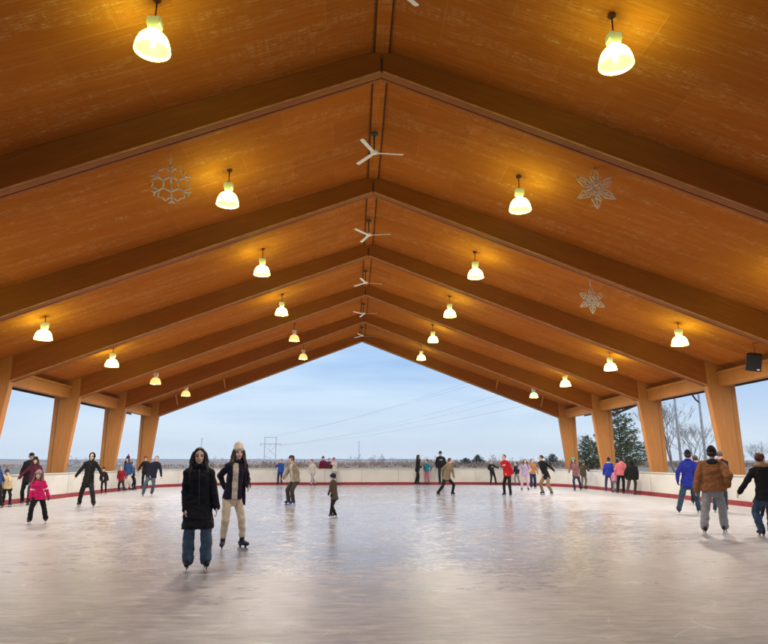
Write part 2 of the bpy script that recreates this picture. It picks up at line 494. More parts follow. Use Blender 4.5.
def hill_range(dist, h, seed, col, a0=-62, a1=62, depth=900):
    t = NT('hill_cover'); c = t.coord()
    n = t.noise(t.coord((1, 1, 3)), .009, 6, .65)
    s = t.noise(t.coord((.4, 1, 2)), .003, 5, .6)
    cc = t.ramp(n, [(.35, tuple(x*.65 for x in col)), (.65, tuple(x*1.3 for x in col))])
    cc = t.mix(t.ramp(s, [(.56, 0.0), (.62, .8)]), cc, (.6, .6, .6))
    m = t.set(cc, .95)
    b = MB(); K = 150; vs = []; fs = []; J = 6
    for k in range(K+1):
        a = R(a0+(a1-a0)*k/K)
        top = h*(.62+.38*noise.noise(Vector((k*.055, seed, 0)))+.16*noise.noise(Vector((k*.23, seed, 5)))+.05*noise.noise(Vector((k*.9, seed, 9))))
        top *= 1.0-.45*max(0, min(1, (a+.05)/.35))
        for j in range(J+1):
            u = j/J; d = dist+depth*u
            z = -14+(top+14)*math.sin(PI/2*min(1, u*1.15))
            vs.append((d*math.sin(a), d*math.cos(a), z))
    for k in range(K):
        for j in range(J):
            p = k*(J+1)+j; fs.append((p, p+J+1, p+J+2, p+1))
    b.add(vs, fs); return b.build('hills', m, smooth=True)
tag(hill_range(3400, 36, 1.7, (.32, .28, .27)), kind='structure')
tag(hill_range(1500, 7.5, 4.2, (.48, .32, .22), depth=700), kind='structure')

# ------------------------------------------------------------------ vegetation
M['bark'] = simple('bark', (.11, .085, .07), .9, .3, 6)
M['greybark'] = simple('grey_bark', (.36, .30, .26), .9, .3, 6)
def needle_mat(name, a, b_):
    t = NT(name); c = t.coord(); n = t.noise(c, .9, 4)
    cc = t.ramp(n, [(.3, a), (.7, b_)]); t.set(cc, .85, None, Specular_IOR_Level=.2)
    tr = t.new('ShaderNodeBsdfTranslucent'); t.ln(cc, tr.inputs[0]); mx_ = t.new('ShaderNodeMixShader'); mx_.inputs[0].default_value = .5
    t.ln(t.b.outputs[0], mx_.inputs[1]); t.ln(tr.outputs[0], mx_.inputs[2]); t.ln(mx_.outputs[0], t.n['Material Output'].inputs[0])
    return t.m
M['needle'] = needle_mat('pine_needles', (.12, .145, .045), (.22, .225, .085))
M['spruce'] = needle_mat('spruce_needles', (.030, .050, .035), (.06, .085, .055))
def pine(loc, H, Rw, n_wh, label, cat='pine tree', mat='needle', seed=1, cl=1.0, dens=1.0):
    rnd = random.Random(seed)
    t = empty('pine_tree', loc, label, cat)
    b = MB(); b.tube([(0, 0, -.3), (.05*H*.1, 0, H*.35), (0, 0, H*.7), (0, 0, H*.97)], [H*.018, H*.014, H*.008, H*.002], 8)
    fol = MB()
    for w in range(n_wh):
        f = w/(n_wh-1); z = H*(.07+.91*f)
        rad = Rw*((1-f)**.72)*(.88+.3*rnd.random())+.1
        if f < .12: rad *= .72+2*f
        nb = max(4, int(10*(1-f)+4))
        for k in range(nb):
            if rnd.random() < .10: continue
            a = 2*PI*(k+rnd.random())/nb; rr = rad*(.6+.55*rnd.random())
            rise = rr*(.12+.35*f+.15*rnd.random())
            p1 = Vector((rr*math.cos(a), rr*math.sin(a), z+rise))
            b.tube([(0, 0, z), p1*.55+Vector((0, 0, z*.45-.05*rr)), p1], [H*.004, H*.0025, .01], 4)
            ncl = int((3+rr*2.6/cl)*dens)
            for q in range(ncl):
                u = (.22+.8*rnd.random()**.75)
                c = Vector((0, 0, z))*(1-u)+p1*u+Vector((rnd.gauss(0, .16), rnd.gauss(0, .16), rnd.gauss(.05, .13)))*cl*(.6+rr*.16)
                for m_ in range(8):
                    d = Vector((rnd.gauss(0, 1)+.7*math.cos(a), rnd.gauss(0, 1)+.7*math.sin(a), rnd.gauss(.35, .7))).normalized()
                    sd = d.cross(Vector((rnd.random()-.5, rnd.random()-.5, rnd.random()-.5))).normalized()
                    ln = cl*(.22+.26*rnd.random()); wd = cl*.05
                    fol.add([c-sd*wd, c+sd*wd, c+d*ln], [(0, 1, 2)])
    b.build('trunk', M['bark'], t); fol.build('crown', M[mat], t)
    return t
def bare_tree(loc, H, label, seed, spread=.5, cat='bare tree', mat='greybark', depth=6, r0=.16, forks=3):
    rnd = random.Random(seed)
    t = empty('bare_tree', loc, label, cat)
    tr = MB(); cr = MB()
    def grow(p, d, ln, r, lv):
        pts = [p]; q = p; dd = d
        for k in range(3):
            dd = (dd+Vector((rnd.gauss(0, .13), rnd.gauss(0, .13), rnd.gauss(.05, .08)))).normalized()
            q = q+dd*ln/3; pts.append(q)
        (tr if lv == 0 else cr).tube(pts, [r, r*.9, r*.8, r*.66], 6 if lv < 2 else 3)
        if lv >= depth: return
        n = forks+1 if lv == 0 else (forks if rnd.random() < .55 else 2)
        for k in range(n):
            a = 2*PI*(k+rnd.random()*.8)/n
            ax = Vector((math.cos(a), math.sin(a), 0))
            nd = (dd*(1-.0*lv)+ax*spread*(.7+.6*rnd.random())+Vector((0, 0, .12))).normalized()
            src = pts[-1] if k < 2 else pts[2]
            grow(src, nd, ln*(.62+.22*rnd.random()), max(r*.62, .008), lv+1)
    grow(Vector((0, 0, -.2)), Vector((.03, 0, 1)), H*.26, r0, 0)
    tr.build('trunk', M[mat], t); cr.build('crown', M[mat], t)
    return t
def base(x, Y, z=-.2):
    p = at_dist(x, 470, Y); return (p.x, p.y, z)
pine(base(622, 105), 11.4, 5.2, 26, 'large green pine seen between the third and fourth posts on the right', seed=3, cl=.95, dens=1.15)
pine(base(590, 118), 6.6, 3.6, 18, 'smaller green pine left of the big pine, behind the far right posts', seed=8, cl=1.0, dens=1.0)
bare_tree(base(676, 58), 9.6, 'tall bare grey tree beside the pale poles on the right', 5, .55, depth=7, r0=.13)
bare_tree(base(697, 64), 8.0, 'bare forked tree between the two pale poles', 11, .6, depth=7, r0=.10)
bare_tree(base(760, 95), 6.2, 'low bare tree at the far right edge beyond the boards', 21, .65, depth=6, r0=.11)
bare_tree(base(742, 120), 5.2, 'small bare tree just right of the second right-hand post', 25, .7, depth=6, r0=.1)
bare_tree(base(655, 130), 6.0, 'distant bare tree right of the large pine', 27, .7, depth=6, r0=.1)
bare_tree(base(583, 160), 10.5, 'thin bare tree seen beside the farthest right post', 29, .55, depth=6, r0=.1)
pine(base(478, 260, -1.0), 5.2, 3.8, 10, 'dark rounded evergreen on the horizon right of centre', 'evergreen tree', 'spruce', 14, 1.7, .9)
pine(base(466, 300, -1.2), 4.4, 3.4, 10, 'low dark evergreen left of the rounded evergreen on the horizon', 'evergreen tree', 'spruce', 15, 1.8, .9)
pine(base(553, 250, -1.0), 5.4, 4.4, 10, 'dark bushy evergreen on the horizon near the farthest right post', 'evergreen tree', 'spruce', 16, 1.7, .9)
# far brush: one countless mass of leafless shrubs
def brush():
    rnd = random.Random(5); b = MB()
    for k in range(2600):
        a = R(rnd.uniform(-40, 44)); d = rnd.uniform(190, 620)
        if a < R(-14) and rnd.random() < .72: continue
        x, y = d*math.sin(a), d*math.cos(a)
        h = rnd.uniform(1.6, 4.6)*(1 if a > R(-8) else .7); w = h*rnd.uniform(.5, .9)
        zg = -.6-min(9, max(0, d-120)*.004)*(1.0 if x < 0 else .55)
        for q in range(26):
            p = Vector((x+rnd.gauss(0, w*.5), y+rnd.gauss(0, w*.5), zg+rnd.uniform(0, h*.55)))
            dr = Vector((rnd.gauss(0, .8), rnd.gauss(0, .8), 1)).normalized()*h*rnd.uniform(.2, .42)
            sd = Vector((rnd.gauss(0, 1), rnd.gauss(0, 1), .3)).normalized()*.22
            b.add([p-sd, p+sd, p+dr], [(0, 1, 2)])
    t = NT('dry_brush'); n = t.noise(t.coord(), .02, 4)
    m = t.set(t.ramp(n, [(.3, (.30, .17, .12)), (.55, (.42, .26, .18)), (.75, (.48, .34, .23))]), .9)
    o = b.build('brush', m); tag(o, 'leafless reddish brown brush along the far field', 'brush', kind='stuff')
brush()
# woods on the far plain, a countless mass
def woods():
    rnd = random.Random(9); b = MB()
    for k in range(620):
        a = R(rnd.uniform(-42, 46)); d = rnd.uniform(650, 1400)
        if noise.noise(Vector((a*9, 3.1, 0))) < -.12: continue
        x, y = d*math.sin(a), d*math.cos(a)
        h = rnd.uniform(7, 14)*(.8+.35*noise.noise(Vector((a*22, 7.7, 0)))); w = h*rnd.uniform(.5, .9)
        zg = -min(9, max(0, d-120)*.004)*(1.0 if x < 0 else .55)
        for q in range(34):
            z = rnd.random()
            p = Vector((x+rnd.gauss(0, w*.42*(1.1-z*.7)), y+rnd.gauss(0, w*.4), zg+h*z))
            dr = Vector((rnd.gauss(0, 1), rnd.gauss(0, 1), rnd.gauss(.5, .7))).normalized()*h*rnd.uniform(.07, .16)
            sd = Vector((rnd.gauss(0, 1), rnd.gauss(0, 1), rnd.gauss(0, 1))).normalized()*h*.05
            b.add([p-sd, p+sd, p+dr], [(0, 1, 2)])
    t = NT('far_woods'); n = t.noise(t.coord(), .008, 4)
    o = b.build('woods', t.set(t.ramp(n, [(.35, (.17, .115, .09)), (.55, (.26, .19, .15)), (.7, (.13, .13, .09))]), .9))
    tag(o, 'hazy leafless woods along the horizon', 'woods', kind='stuff')
woods()

# ------------------------------------------------------------------ poles, pylon, wires
def pole(x, Y, H, r, label, arm=False, mat='woodpole'):
    p = at_dist(x, 470, Y); t = empty('utility_pole', (p.x, p.y, -.3), label, 'pole')
    b = MB(); b.tube([(0, 0, 0), (0, 0, H*.5), (0, 0, H)], [r, r*.88, r*.72], 10); b.build('shaft', M[mat], t, True)
    if arm:
        b = MB(); b.tube([(0, -.02, H-3.55), (-.35, -.1, H-3.3), (-.95, -.2, H-2.4), (-1.4, -.3, H-1.7)], .07, 8); b.build('arm', M['darkmetal'], t, True)
        b = MB(); b.box(-1.5, -.12, H-.5, 1.5, .12, H-.25); b.build('crossarm', M[mat], t)
    else:
        b = MB(); b.box(-.9, -.08, H-.6, .9, .08, H-.42); b.build('crossarm', M[mat], t)
    return t
pole(682, 52, 11.5, .125, 'pale utility pole left of the two, behind the bare trees')
pole(707, 50, 10.2, .12, 'pale utility pole with a dark bent arm behind the bare trees', True)
pole(200, 420, 17.5, .38, 'thin distant pole rising above the head of the woman in the long coat')
pole(359, 430, 16.0, .32, 'faint distant pole on the horizon just left of the rink centre')
PY = 520.0
pp = at_dist(269.5, 468, PY)
pyl = empty('power_pylon', (pp.x, pp.y, -3), 'grey H-frame power pylon standing on the plain left of centre', 'pylon')
for sx in (-4.6, 4.6):
    b = MB(); b.tube([(sx, 0, 0), (sx, 0, 25.0)], [.38, .28], 8); b.build('pole', M['woodpole'], pyl)
b = MB(); b.tube([(-8.6, 0, 19.2), (8.6, 0, 19.2)], .26, 6); b.build('crossarm', M['woodpole'], pyl)
b = MB(); b.tube([(-4.6, 0, 24.4), (4.6, 0, 24.4)], .2, 6); b.build('top_tie', M['woodpole'], pyl)
for s_ in (-1, 1):
    b = MB(); b.tube([(-4.6*s_, 0, 17.5), (4.6*s_, 0, 9.5)], .13, 5); b.build('cross_brace', M['woodpole'], pyl)
for sx in (-8.2, 0, 8.2):
    b = MB(); b.tube([(sx, 0, 19.2), (sx, 0, 17.6)], .16, 6); b.build('insulator', M['grey'], pyl)
# power lines running from the pylon forward over the field to the right
def wire(p0, p1, sag, r, label):
    b = MB(); pts = []
    for k in range(41):
        t = k/40; p = Vector(p0).lerp(Vector(p1), t); p.z -= sag*4*t*(1-t); pts.append(p)
    b.tube(pts, r, 5); o = b.build('power_line', M['wire'])
    tag(o, label, 'power line', 'power lines across the sky')
ends = [((-8.2, 17.6), (672, 372)), ((0, 17.6), (690, 350)), ((8.2, 17.6), (705, 330)), ((-4.6, 25), (720, 303)), ((4.6, 25), (735, 285))]
names = ['lowest thin power line rising to the right from the pylon', 'second lowest thin power line rising to the right from the pylon', 'middle power line of the five across the sky',
         'second highest thin power line across the sky', 'highest thin power line across the sky']
for (dx, z), (ex, ey), nm in zip(ends, ends and [e[1] for e in ends], names) if False else [(e[0], e[1], n) for e, n in zip(ends, names)]:
    wire((pp.x+dx, pp.y, z-3), at_dist(ex, ey, 190), 5.0, .027, nm)
# dark gutter pipe hanging under the eave outside, on the right
a0 = at_dist(613, 415, 38.4); a1 = at_dist(637.5, 404.5, 33.0)
b = MB(); b.tube([a0, a1, a1+Vector((0, 0, .35))], .07, 8)
tag(b.build('drain_pipe', M['darkmetal']), 'thin dark drain pipe under the right eave in front of the large pine', 'pipe')

# ------------------------------------------------------------------ lamps
def make_lamp():
    t = empty('ceiling_lamp')
    b = MB(); b.tube([(0, 0, .35), (0, 0, .74)], .013, 8); b.ell((0, 0, .73), (.07, 0, 0), (0, .07, 0), (0, 0, .03)); b.build('hanger', M['darkwood'], t, True)
    b = MB(); b.prism([(-.11, .25), (-.075, .14), (.075, .14), (.11, .25), (.11, .37), (-.11, .37)], 'y', -.10, .10); bevel(b.build('ballast_box', M['white'], t), .015)
    b = MB(); b.rod((0, 0, .10), (0, 0, .16), .06, .06, 12, 0); b.build('neck', M['galv'], t, True)
    prof = [(.055, .11), (.12, .10), (.18, .06), (.225, 0), (.255, -.08), (.272, -.16), (.28, -.22)]
    b = MB()
    X = Vector((1, 0, 0)); Yv = Vector((0, 1, 0))
    b.loft([((0, 0, z), X*r, Yv*r) for r, z in prof], False, 56)
    b.v = [((x*1.016, y*1.016, z) if i % 2 else (x, y, z)) for i, (x, y, z) in enumerate(b.v)]; b.build('shade', M['shade'], t, True)
    b = MB(); b.loft([((0, 0, z-.004), X*(r-.006), Yv*(r-.006)) for r, z in prof], False, 28)
    b.build('reflector', M['inner'], t, True)
    b = MB(); b.ell((0, 0, -.06), (.045, 0, 0), (0, .045, 0), (0, 0, .10)); b.build('bulb', M['bulb'], t, True)
    ld = bpy.data.lights.new('lamp_light', 'SPOT'); ld.energy = LAMP_W; ld.color = (1.0, .89, .79); ld.spot_size = R(165); ld.spot_blend = .6; ld.shadow_soft_size = .22
    lo = bpy.data.objects.new('lamp_light', ld); COL.objects.link(lo); lo.parent = t; lo.location = (0, 0, -.24)
    return t
LAMP_W = 690
lamp0 = make_lamp(); first = True
def put_lamp(dx, y, z, label, tint=None):
    global first
    o = lamp0 if first else copy_tree(lamp0); first = False
    o.location = (XC-.02+dx, y, z); tag(o, label, 'ceiling lamp', 'bell lamps under the pavilion roof')
    if tint:
        for ch in o.children:
            if ch.name.startswith('shade'): ch.material_slots[0].link = 'OBJECT'; ch.material_slots[0].material = M['shade_'+tint]
for i, y in enumerate(BAYS):
    for dx in (-3.82, 3.82):
        put_lamp(dx, y, 8.25, 'lit bell lamp near the ridge on the %s slope, %s' % ('left' if dx < 0 else 'right', BAYNAME[i]), 'amber' if dx < 0 and i >= 4 else None)
    if i >= 1:
        for dx in (-11.1, 11.1):
            put_lamp(dx, y, 5.84, 'lit bell lamp near the eave on the %s slope, %s' % ('left' if dx < 0 else 'right', BAYNAME[i]), ('amber' if dx < 0 else ('green' if i == 5 else None)) if i >= 4 else None)

# ------------------------------------------------------------------ fans
def make_fan():
    t = empty('ceiling_fan')
    b = MB(); b.ell((0, 0, .56), (.11, 0, 0), (0, .11, 0), (0, 0, .05)); b.tube([(0, 0, .08), (0, 0, .60)], .02, 8); b.build('downrod', M['darkmetal'], t, True)
    b = MB(); b.ell((0, 0, .03), (.11, 0, 0), (0, .11, 0), (0, 0, .07)); b.build('motor', M['white'], t, True)
    for k in range(3):
        a = R(4+120*k); b = MB()
        u = Vector((math.cos(a), math.sin(a), 0)); v = Vector((-math.sin(a), math.cos(a), 0)); w = Vector((0, 0, 1))
        tl = v*.9+w*.2
        b.loft([(u*.08, v*.035, w*.008), (u*.16, tl*.055, w*.006), (u*.77, tl*.055, w*.006), (u*.79, tl*.03, w*.004)], True, 8)
        b.build('blade', M['white'], t)
    return t
fan0 = make_fan()
for i, y in enumerate(BAYS):
    o = fan0 if i == 0 else copy_tree(fan0)
    o.location = (XC-.06, y-(.25 if i == 0 else 0), 9.58 if i else 9.30); o.rotation_euler = (0, 0, R([40, 0, -14, 8, -20, 5][i]))
    tag(o, 'white three-bladed ceiling fan under the ridge, %s' % BAYNAME[i], 'ceiling fan', 'fans under the ridge')

# ------------------------------------------------------------------ snowflakes
def flake_star(c, r, label, top):
    t = empty('snowflake', c, label, 'snowflake')
    b = MB()
    for k in range(6):
        a = PI/2+PI/3*k
        d = Vector((math.cos(a), 0, math.sin(a))); n = Vector((-math.sin(a), 0, math.cos(a)))
        # each arm a leaf-shaped loop with side loops
        for wd, l0, lm, l1 in ((.20, .16, .58, 1.02),):
            for sg in (-1, 1):
                b.tube([d*r*l0, d*r*(l0*.6+lm*.4)+n*r*wd*.72*sg, d*r*lm+n*r*wd*sg, d*r*(lm*.5+l1*.5)+n*r*wd*.62*sg, d*r*l1], .014, 5)
        for sg in (-1, 1):
            e = d*math.cos(.6)+n*sg*math.sin(.6); ee = n*sg*math.cos(.6)-d*math.sin(.6)
            pts = []
            for q in range(11):
                s_ = q/10*2*PI; pts.append(d*r*.32+e*r*.24*(1-math.cos(s_))/1.0*.75+ee*r*.07*math.sin(s_))
            b.tube(pts, .014, 5)
        b.tube([d*r*.05, d*r*1.0], .014, 5)
    for k in range(12):
        a = 2*PI*k/12; a2 = 2*PI*(k+1)/12
        b.tube([(r*.2*math.cos(a), 0, r*.2*math.sin(a)), (r*.2*math.cos(a2), 0, r*.2*math.sin(a2))], .022, 5)
    b.build('frame', M['rope'], t, True)
    b = MB(); b.tube([(0, 0, r*.98), (-.03, 0, r*.98+top*.3), (.02, 0, r*.98+top*.6), (-.02, 0, r*.98+top)], .012, 5); b.build('hanging_wire', M['rope'], t, True)
def flake_hex(c, r, label, top):
    t = empty('snowflake', c, label, 'snowflake'); t.rotation_euler = (0, R(-6), R(14))
    b = MB()
    P = lambda a, q: Vector((q*r*math.cos(a), 0, q*r*math.sin(a)))
    for k in range(6):
        a = PI/2+PI/3*k; n = P(a+PI/2, 1)/r
        b.tube([P(a, 0), P(a, 1.0)] if k in (0, 3) else [P(a, .42), P(a, 1.0)], .019, 6)
        b.tube([P(a, .42), P(a+PI/3, .42)], .019, 6)
        for sg in (-1, 1):
            b.tube([P(a, .68), P(a+sg*.32, .95)], .015, 6)
            b.tube([P(a, .86), P(a+sg*.13, 1.06)], .013, 6)
        b.tube([P(a+.32, .95), P(a+PI/6, .86), P(a+PI/3-.32, .95)], .014, 6)
    b.build('frame', M['rope'], t, True)
    b = MB(); b.tube([(0, 0, r), (.02, 0, r+top*.5), (-.02, 0, r+top)], .01, 5); b.build('hanging_wire', M['rope'], t, True)
flake_hex(at_dist(171, 184, 13.5), .46, 'six-spoked openwork hexagon snowflake hanging on the left roof slope', .45)
p = at_dist(596, 188, 13.5); flake_star(p, .52, 'larger looped star snowflake on the right slope near the front beam', deck_z(p.x-XC)-p.z-.53)
p = at_dist(592, 300, 19.5); flake_star(p, .46, 'smaller looped star snowflake on the right slope behind the second beam', deck_z(p.x-XC)-p.z-.47)

# ------------------------------------------------------------------ loudspeaker
p = at_dist(754, 362, 20.3)
sp = empty('loudspeaker', p, 'black loudspeaker tilted on a bracket under the right eave', 'loudspeaker')
sp.rotation_euler = (R(16), R(12), R(-35))
b = MB(); b.prism([(-.24, -.17), (.24, -.17), (.17, .2), (-.17, .2)], 'z', -.30, .30); bevel(b.build('cabinet', M['black'], sp), .02)
b = MB(); b.box(-.22, -.195, -.27, .22, -.172, .27); bevel(b.build('grille', simple('speaker_grille', (.02, .02, .022), .8, .4, 60), sp), .006)
b = MB(); b.tube([(0, .02, .30), (0, .02, .40), (-.1, .05, .62), (.15, .1, .70)], .014, 6); b.build('bracket', M['darkmetal'], sp)
b = MB(); b.box(.12, -.2, -.25, .2, -.197, -.2); b.build('badge', M['white'], sp)

# ------------------------------------------------------------------ people
DG = [None]
def remesh(mb, voxel, smooth_it=3, fac=.5):
    me = mb.mesh('tmp'); o = bpy.data.objects.new('tmp', me); COL.objects.link(o)
    m = o.modifiers.new('r', 'REMESH'); m.mode = 'VOXEL'; m.voxel_size = voxel; m.adaptivity = 0
    if smooth_it:
        s = o.modifiers.new('s', 'SMOOTH'); s.iterations = smooth_it; s.factor = fac
    dg = bpy.context.evaluated_depsgraph_get(); dg.update()
    out = bpy.data.meshes.new_from_object(o.evaluated_get(dg))
    bpy.data.objects.remove(o); bpy.data.meshes.remove(me)
    out.polygons.foreach_set('use_smooth', [True]*len(out.polygons))
    return out
def wrinkle(me, amp, scale, seed):
    # cloth folds: move vertices along their normals
    nor = [x.vector.copy() for x in me.vertex_normals]
    for v, nn in zip(me.vertices, nor):
        n = noise.noise(Vector((v.co.x*scale+seed, v.co.y*scale, v.co.z*scale*1.5)))+.5*noise.noise(Vector((v.co.x*scale*2.3, v.co.y*scale*2.3+seed, v.co.z*scale*3)))
        v.co += nn*(n*amp)
    me.update()

SKIN = {}
def skin_mats(tone):
    if tone not in SKIN:
        c = {'light': (.72, .48, .38), 'tan': (.36, .20, .13), 'pale': (.68, .46, .37)}[tone]
        t = NT('skin'); n = t.noise(t.coord(), 25, 4)
        sk = t.set(t.ramp(n, [(.3, tuple(x*.9 for x in c)), (.7, tuple(x*1.08 for x in c))]), .55, None, Subsurface_Weight=.05)
        SKIN[tone] = [sk, simple('eye_iris', (.03, .02, .016), .3), simple('lips', (c[0]*.82, c[1]*.58, c[2]*.58), .5), simple('eyebrow', (.05, .03, .02), .8)]
    return SKIN[tone]

def in_rink(q):
    x = abs(q.x-XC-.06); w, y1, r = BW-.42, BY-.42, BR-.42
    if x > w or q.y > y1: return False
    dx, dy = x-(w-r), q.y-(y1-r)
    return not (dx > 0 and dy > 0 and math.hypot(dx, dy) > r)
def ik(a, b, l1, l2, pole):
    d = b-a; L = d.length
    if L > (l1+l2)*.995: b = a+d.normalized()*(l1+l2)*.995; d = b-a; L = d.length
    if L < abs(l1-l2)+.02: L = abs(l1-l2)+.02
    u = d.normalized(); x = (l1*l1-l2*l2+L*L)/(2*L); h = math.sqrt(max(0, l1*l1-x*x))
    p = pole-u*pole.dot(u)
    p = p.normalized() if p.length > 1e-5 else u.orthogonal().normalized()
    return a+u*x+p*h, b

BLACK = (.012, .012, .014); NAVY = (.014, .018, .036); JEAN = (.05, .085, .145); DJEAN = (.022, .04, .08); CHAR = (.03, .03, .034)

def person(label, feet, head, face=0, hands=(None, None), H=None, hip=None, child=False, tone='light',
           jacket=BLACK, jlen=.06, puff=.0, flare=.0, sleeve=None, pants=BLACK, pwide=0.0, skates=(.018, .018, .02), boot_h=.20,
           hair=(.025, .017, .012), hairstyle='short', hat=None, hatc=BLACK, pom=None, hood=None, collar=None, collarc=None, gloves=None,
           look=None, build=1.0, toe=None, lift=(0, 0), shift=0.0, stripe=None, emblem=None, front=None, facing_legs=None, ground_z=0.0, headlean=0.0, scarfpanel=None, noskates=False, inside=True):
    """feet, head, hands are photograph pixels of the two feet (screen order), head top and hands; depth of hands in metres toward the camera"""
    g = [ground(x, y, ground_z) for x, y in feet]
    if inside:
        for it in range(40):
            if all(in_rink(q) for q in g): break
            g = [Vector((q.x*.992, q.y*.992, q.z)) for q in g]
    mid = (g[0]+g[1])/2
    root = empty('person', mid, label, 'person')
    away = Vector((mid.x, mid.y, 0)).normalized(); RV = Vector((away.y, -away.x, 0)); Z = Vector((0, 0, 1))
    depth = (mid-EYEP).dot(FW); mpp = depth/F
    def W(px, py, toward=0.0):
        # pixel on the vertical plane through the feet, local coordinates
        d = ray(px, py); k = (mid-EYEP).dot(away)/d.dot(away)
        return EYEP+d*k-away*toward-mid
    top = W(*head)
    fr = R(face); FV = (-away*math.cos(fr)+RV*math.sin(fr)); SR = FV.cross(Z)     # SR: the person's right
    lk = R(face if look is None else look); HF = (-away*math.cos(lk)+RV*math.sin(lk)); HF = (HF+Z*headlean).normalized(); HS = HF.cross(Z).normalized(); HU = HS.cross(HF)
    SK = .0 if noskates else .085
    if H is None: H = top.length-SK if hip is None else (top-W(*hip)).length/.485
    s = H/1.75; cs = (1.22 if child else 1.08)         # heads of children are larger
    near = depth < 24
    vox = .0075 if depth < 16 else (.009 if near else .0135)
    vox *= max(.62, min(1, s))
    # ---- skeleton
    F2 = [p-mid for p in g]
    for k in (0, 1): F2[k] = F2[k]+Z*lift[k]
    fR, fL = (F2[0], F2[1]) if F2[0].dot(SR) > F2[1].dot(SR) else (F2[1], F2[0])
    pel = W(*hip) if hip else Vector((0, 0, SK+.515*H))+Vector((top.x, top.y, 0))*.40+away*shift
    if hip: pel = pel+away*shift
    hc = top-HU*.075*s*cs*1.6                      # head centre
    hh = .125*s*cs*1.0
    spine = (hc-pel).normalized()
    neck = hc-spine*(.137*s*cs if not child else .132*s*cs)
    sh = {}; hipj = {}
    LT, LS = .245*H, .225*H
    ftd = {}
    for sd, sg in (('R', 1), ('L', -1)):
        sh[sd] = neck-spine*.058*H+SR*sg*.100*H*build
        hipj[sd] = pel+SR*sg*.052*H
    ank = {'R': fR+Z*(SK+.045*H), 'L': fL+Z*(SK+.045*H)}
    # lower the pelvis until both feet can be reached
    for it in range(60):
        if max((ank[q]-hipj[q]).length for q in 'RL') <= (LT+LS)*.994: break
        pel.z -= .006*H; neck.z -= .006*H*.5
        for q in 'RL': hipj[q].z -= .006*H
    knee = {}
    LF = FV if facing_legs is None else (-away*math.cos(R(facing_legs))+RV*math.sin(R(facing_legs)))
    for q, sg in (('R', 1), ('L', -1)):
        knee[q], ank[q] = ik(hipj[q], ank[q], LT, LS, LF+SR*sg*.25)
        ftd[q] = (LF+SR*sg*(.28 if toe is None else toe)).normalized()
    UA, FA = .172*H, .150*H
    elb = {}; wr = {}; hd = {}
    hmap = {'R': None, 'L': None}
    if SR.dot(RV) < 0: hmap['R'], hmap['L'] = hands[0], hands[1]
    else: hmap['L'], hmap['R'] = hands[0], hands[1]
    for q, sg in (('R', 1), ('L', -1)):
        h = hmap[q]
        if h is None: tgt = sh[q]+SR*sg*.055*H-spine*.30*H+FV*.045*H
        else: tgt = W(h[0], h[1], h[2] if len(h) > 2 else 0.0)
        elb[q], wr[q] = ik(sh[q], tgt, UA, FA, -FV*1.0+SR*sg*.45-Z*.35)
        hd[q] = ((wr[q]-elb[q]).normalized()*.8+FV*.22-Z*.15).normalized()
    # ---- body: one continuous skin
    def hand(b, q, sg, k=1.0, grow=0.0):
        d = hd[q]; pn = (SR*-sg); pn = (pn-d*pn.dot(d)).normalized()      # palm faces the body
        side = d.cross(pn).normalized()
        if side.dot(FV) < 0: side = -side                                # thumb side points forward
        w0 = wr[q]
        L = .058*s*1.7*.56*k
        b.rod(w0-d*.02*s, w0+d*.02*s, .026*s+grow, .028*s+grow, 10)
        c = w0+d*L*.62
        b.ell(c, side*(.040*s+grow), pn*(.0155*s+grow), d*(L*.62+grow), 12, 7)
        for j, (o_, ln) in enumerate(((.031, .070), (.0105, .079), (-.0105, .074), (-.030, .060))):
            r = (.0092-.0005*j)*s+grow*.6
            p0 = c+d*L*.45+side*o_*s*1.04
            sp_ = side*(o_*2.2)
            p1 = p0+(d+sp_*.8+pn*.25).normalized()*ln*s*.5
            p2 = p1+(d*.85+sp_*.4+pn*.75).normalized()*ln*s*.32
            p3 = p2+(d*.5+pn*1.0).normalized()*ln*s*.24
            b.rod(p0, p1, r*1.05, r, 7, 2); b.rod(p1, p2, r, r*.92, 7, 2); b.rod(p2, p3, r*.92, r*.8, 7, 2)
        p0 = w0+d*L*.35+side*.034*s
        p1 = p0+(d*.62+side*.75+pn*.25).normalized()*.036*s; p2 = p1+(d*.95+side*.25+pn*.3).normalized()*.032*s
        b.rod(p0, p1, .0125*s+grow*.6, .011*s+grow*.6, 7, 2); b.rod(p1, p2, .011*s+grow*.6, .009*s+grow*.6, 7, 2)
    b = MB(); k = s*cs
    def HP(f, u, r=0): return hc+HF*f*k+HU*u*k+HS*r*k
    b.ell(HP(-.012, .028), HS*.077*k, HF*.095*k, HU*.088*k, 18, 12)
    b.ell(HP(.020, -.040), HS*.058*k, HF*.068*k, HU*.075*k, 16, 10)
    b.ell(HP(.058, -.095), HS*.026*k, HF*.024*k, HU*.020*k, 10, 7)
    for sg in (-1, 1):
        b.ell(HP(.052, -.030, sg*.038), HS*.024*k, HF*.026*k, HU*.024*k, 10, 7)
        b.ell(HP(-.005, -.012, sg*.079), HS*.012*k, HF*.020*k, HU*.033*k, 8, 6)
        b.rod(HP(.082, .018, sg*.014), HP(.068, .022, sg*.050), .010*k, .008*k, 8, 2)
    b.rod(HP(.086, .012), HP(.104, -.030), .0095*k, .0145*k, 8, 2)
    for sg in (-1, 1): b.ell(HP(.092, -.034, sg*.013), HS*.010*k, HF*.011*k, HU*.009*k, 8, 5)
    b.rod(HP(.081, -.060, -.017), HP(.081, -.060, .017), .0085*k, None, 8, 2)
    b.rod(HP(.080, -.073, -.013), HP(.080, -.073, .013), .0090*k, None, 8, 2)
    b.rod(neck-spine*.03*H, hc-HU*.05*k-HF*.012*k, .058*s, .052*s, 12)
    X = lambda w: SR*w*s*build; D = lambda w: FV*w*s
    def tor(t): return pel+(neck-pel)*t
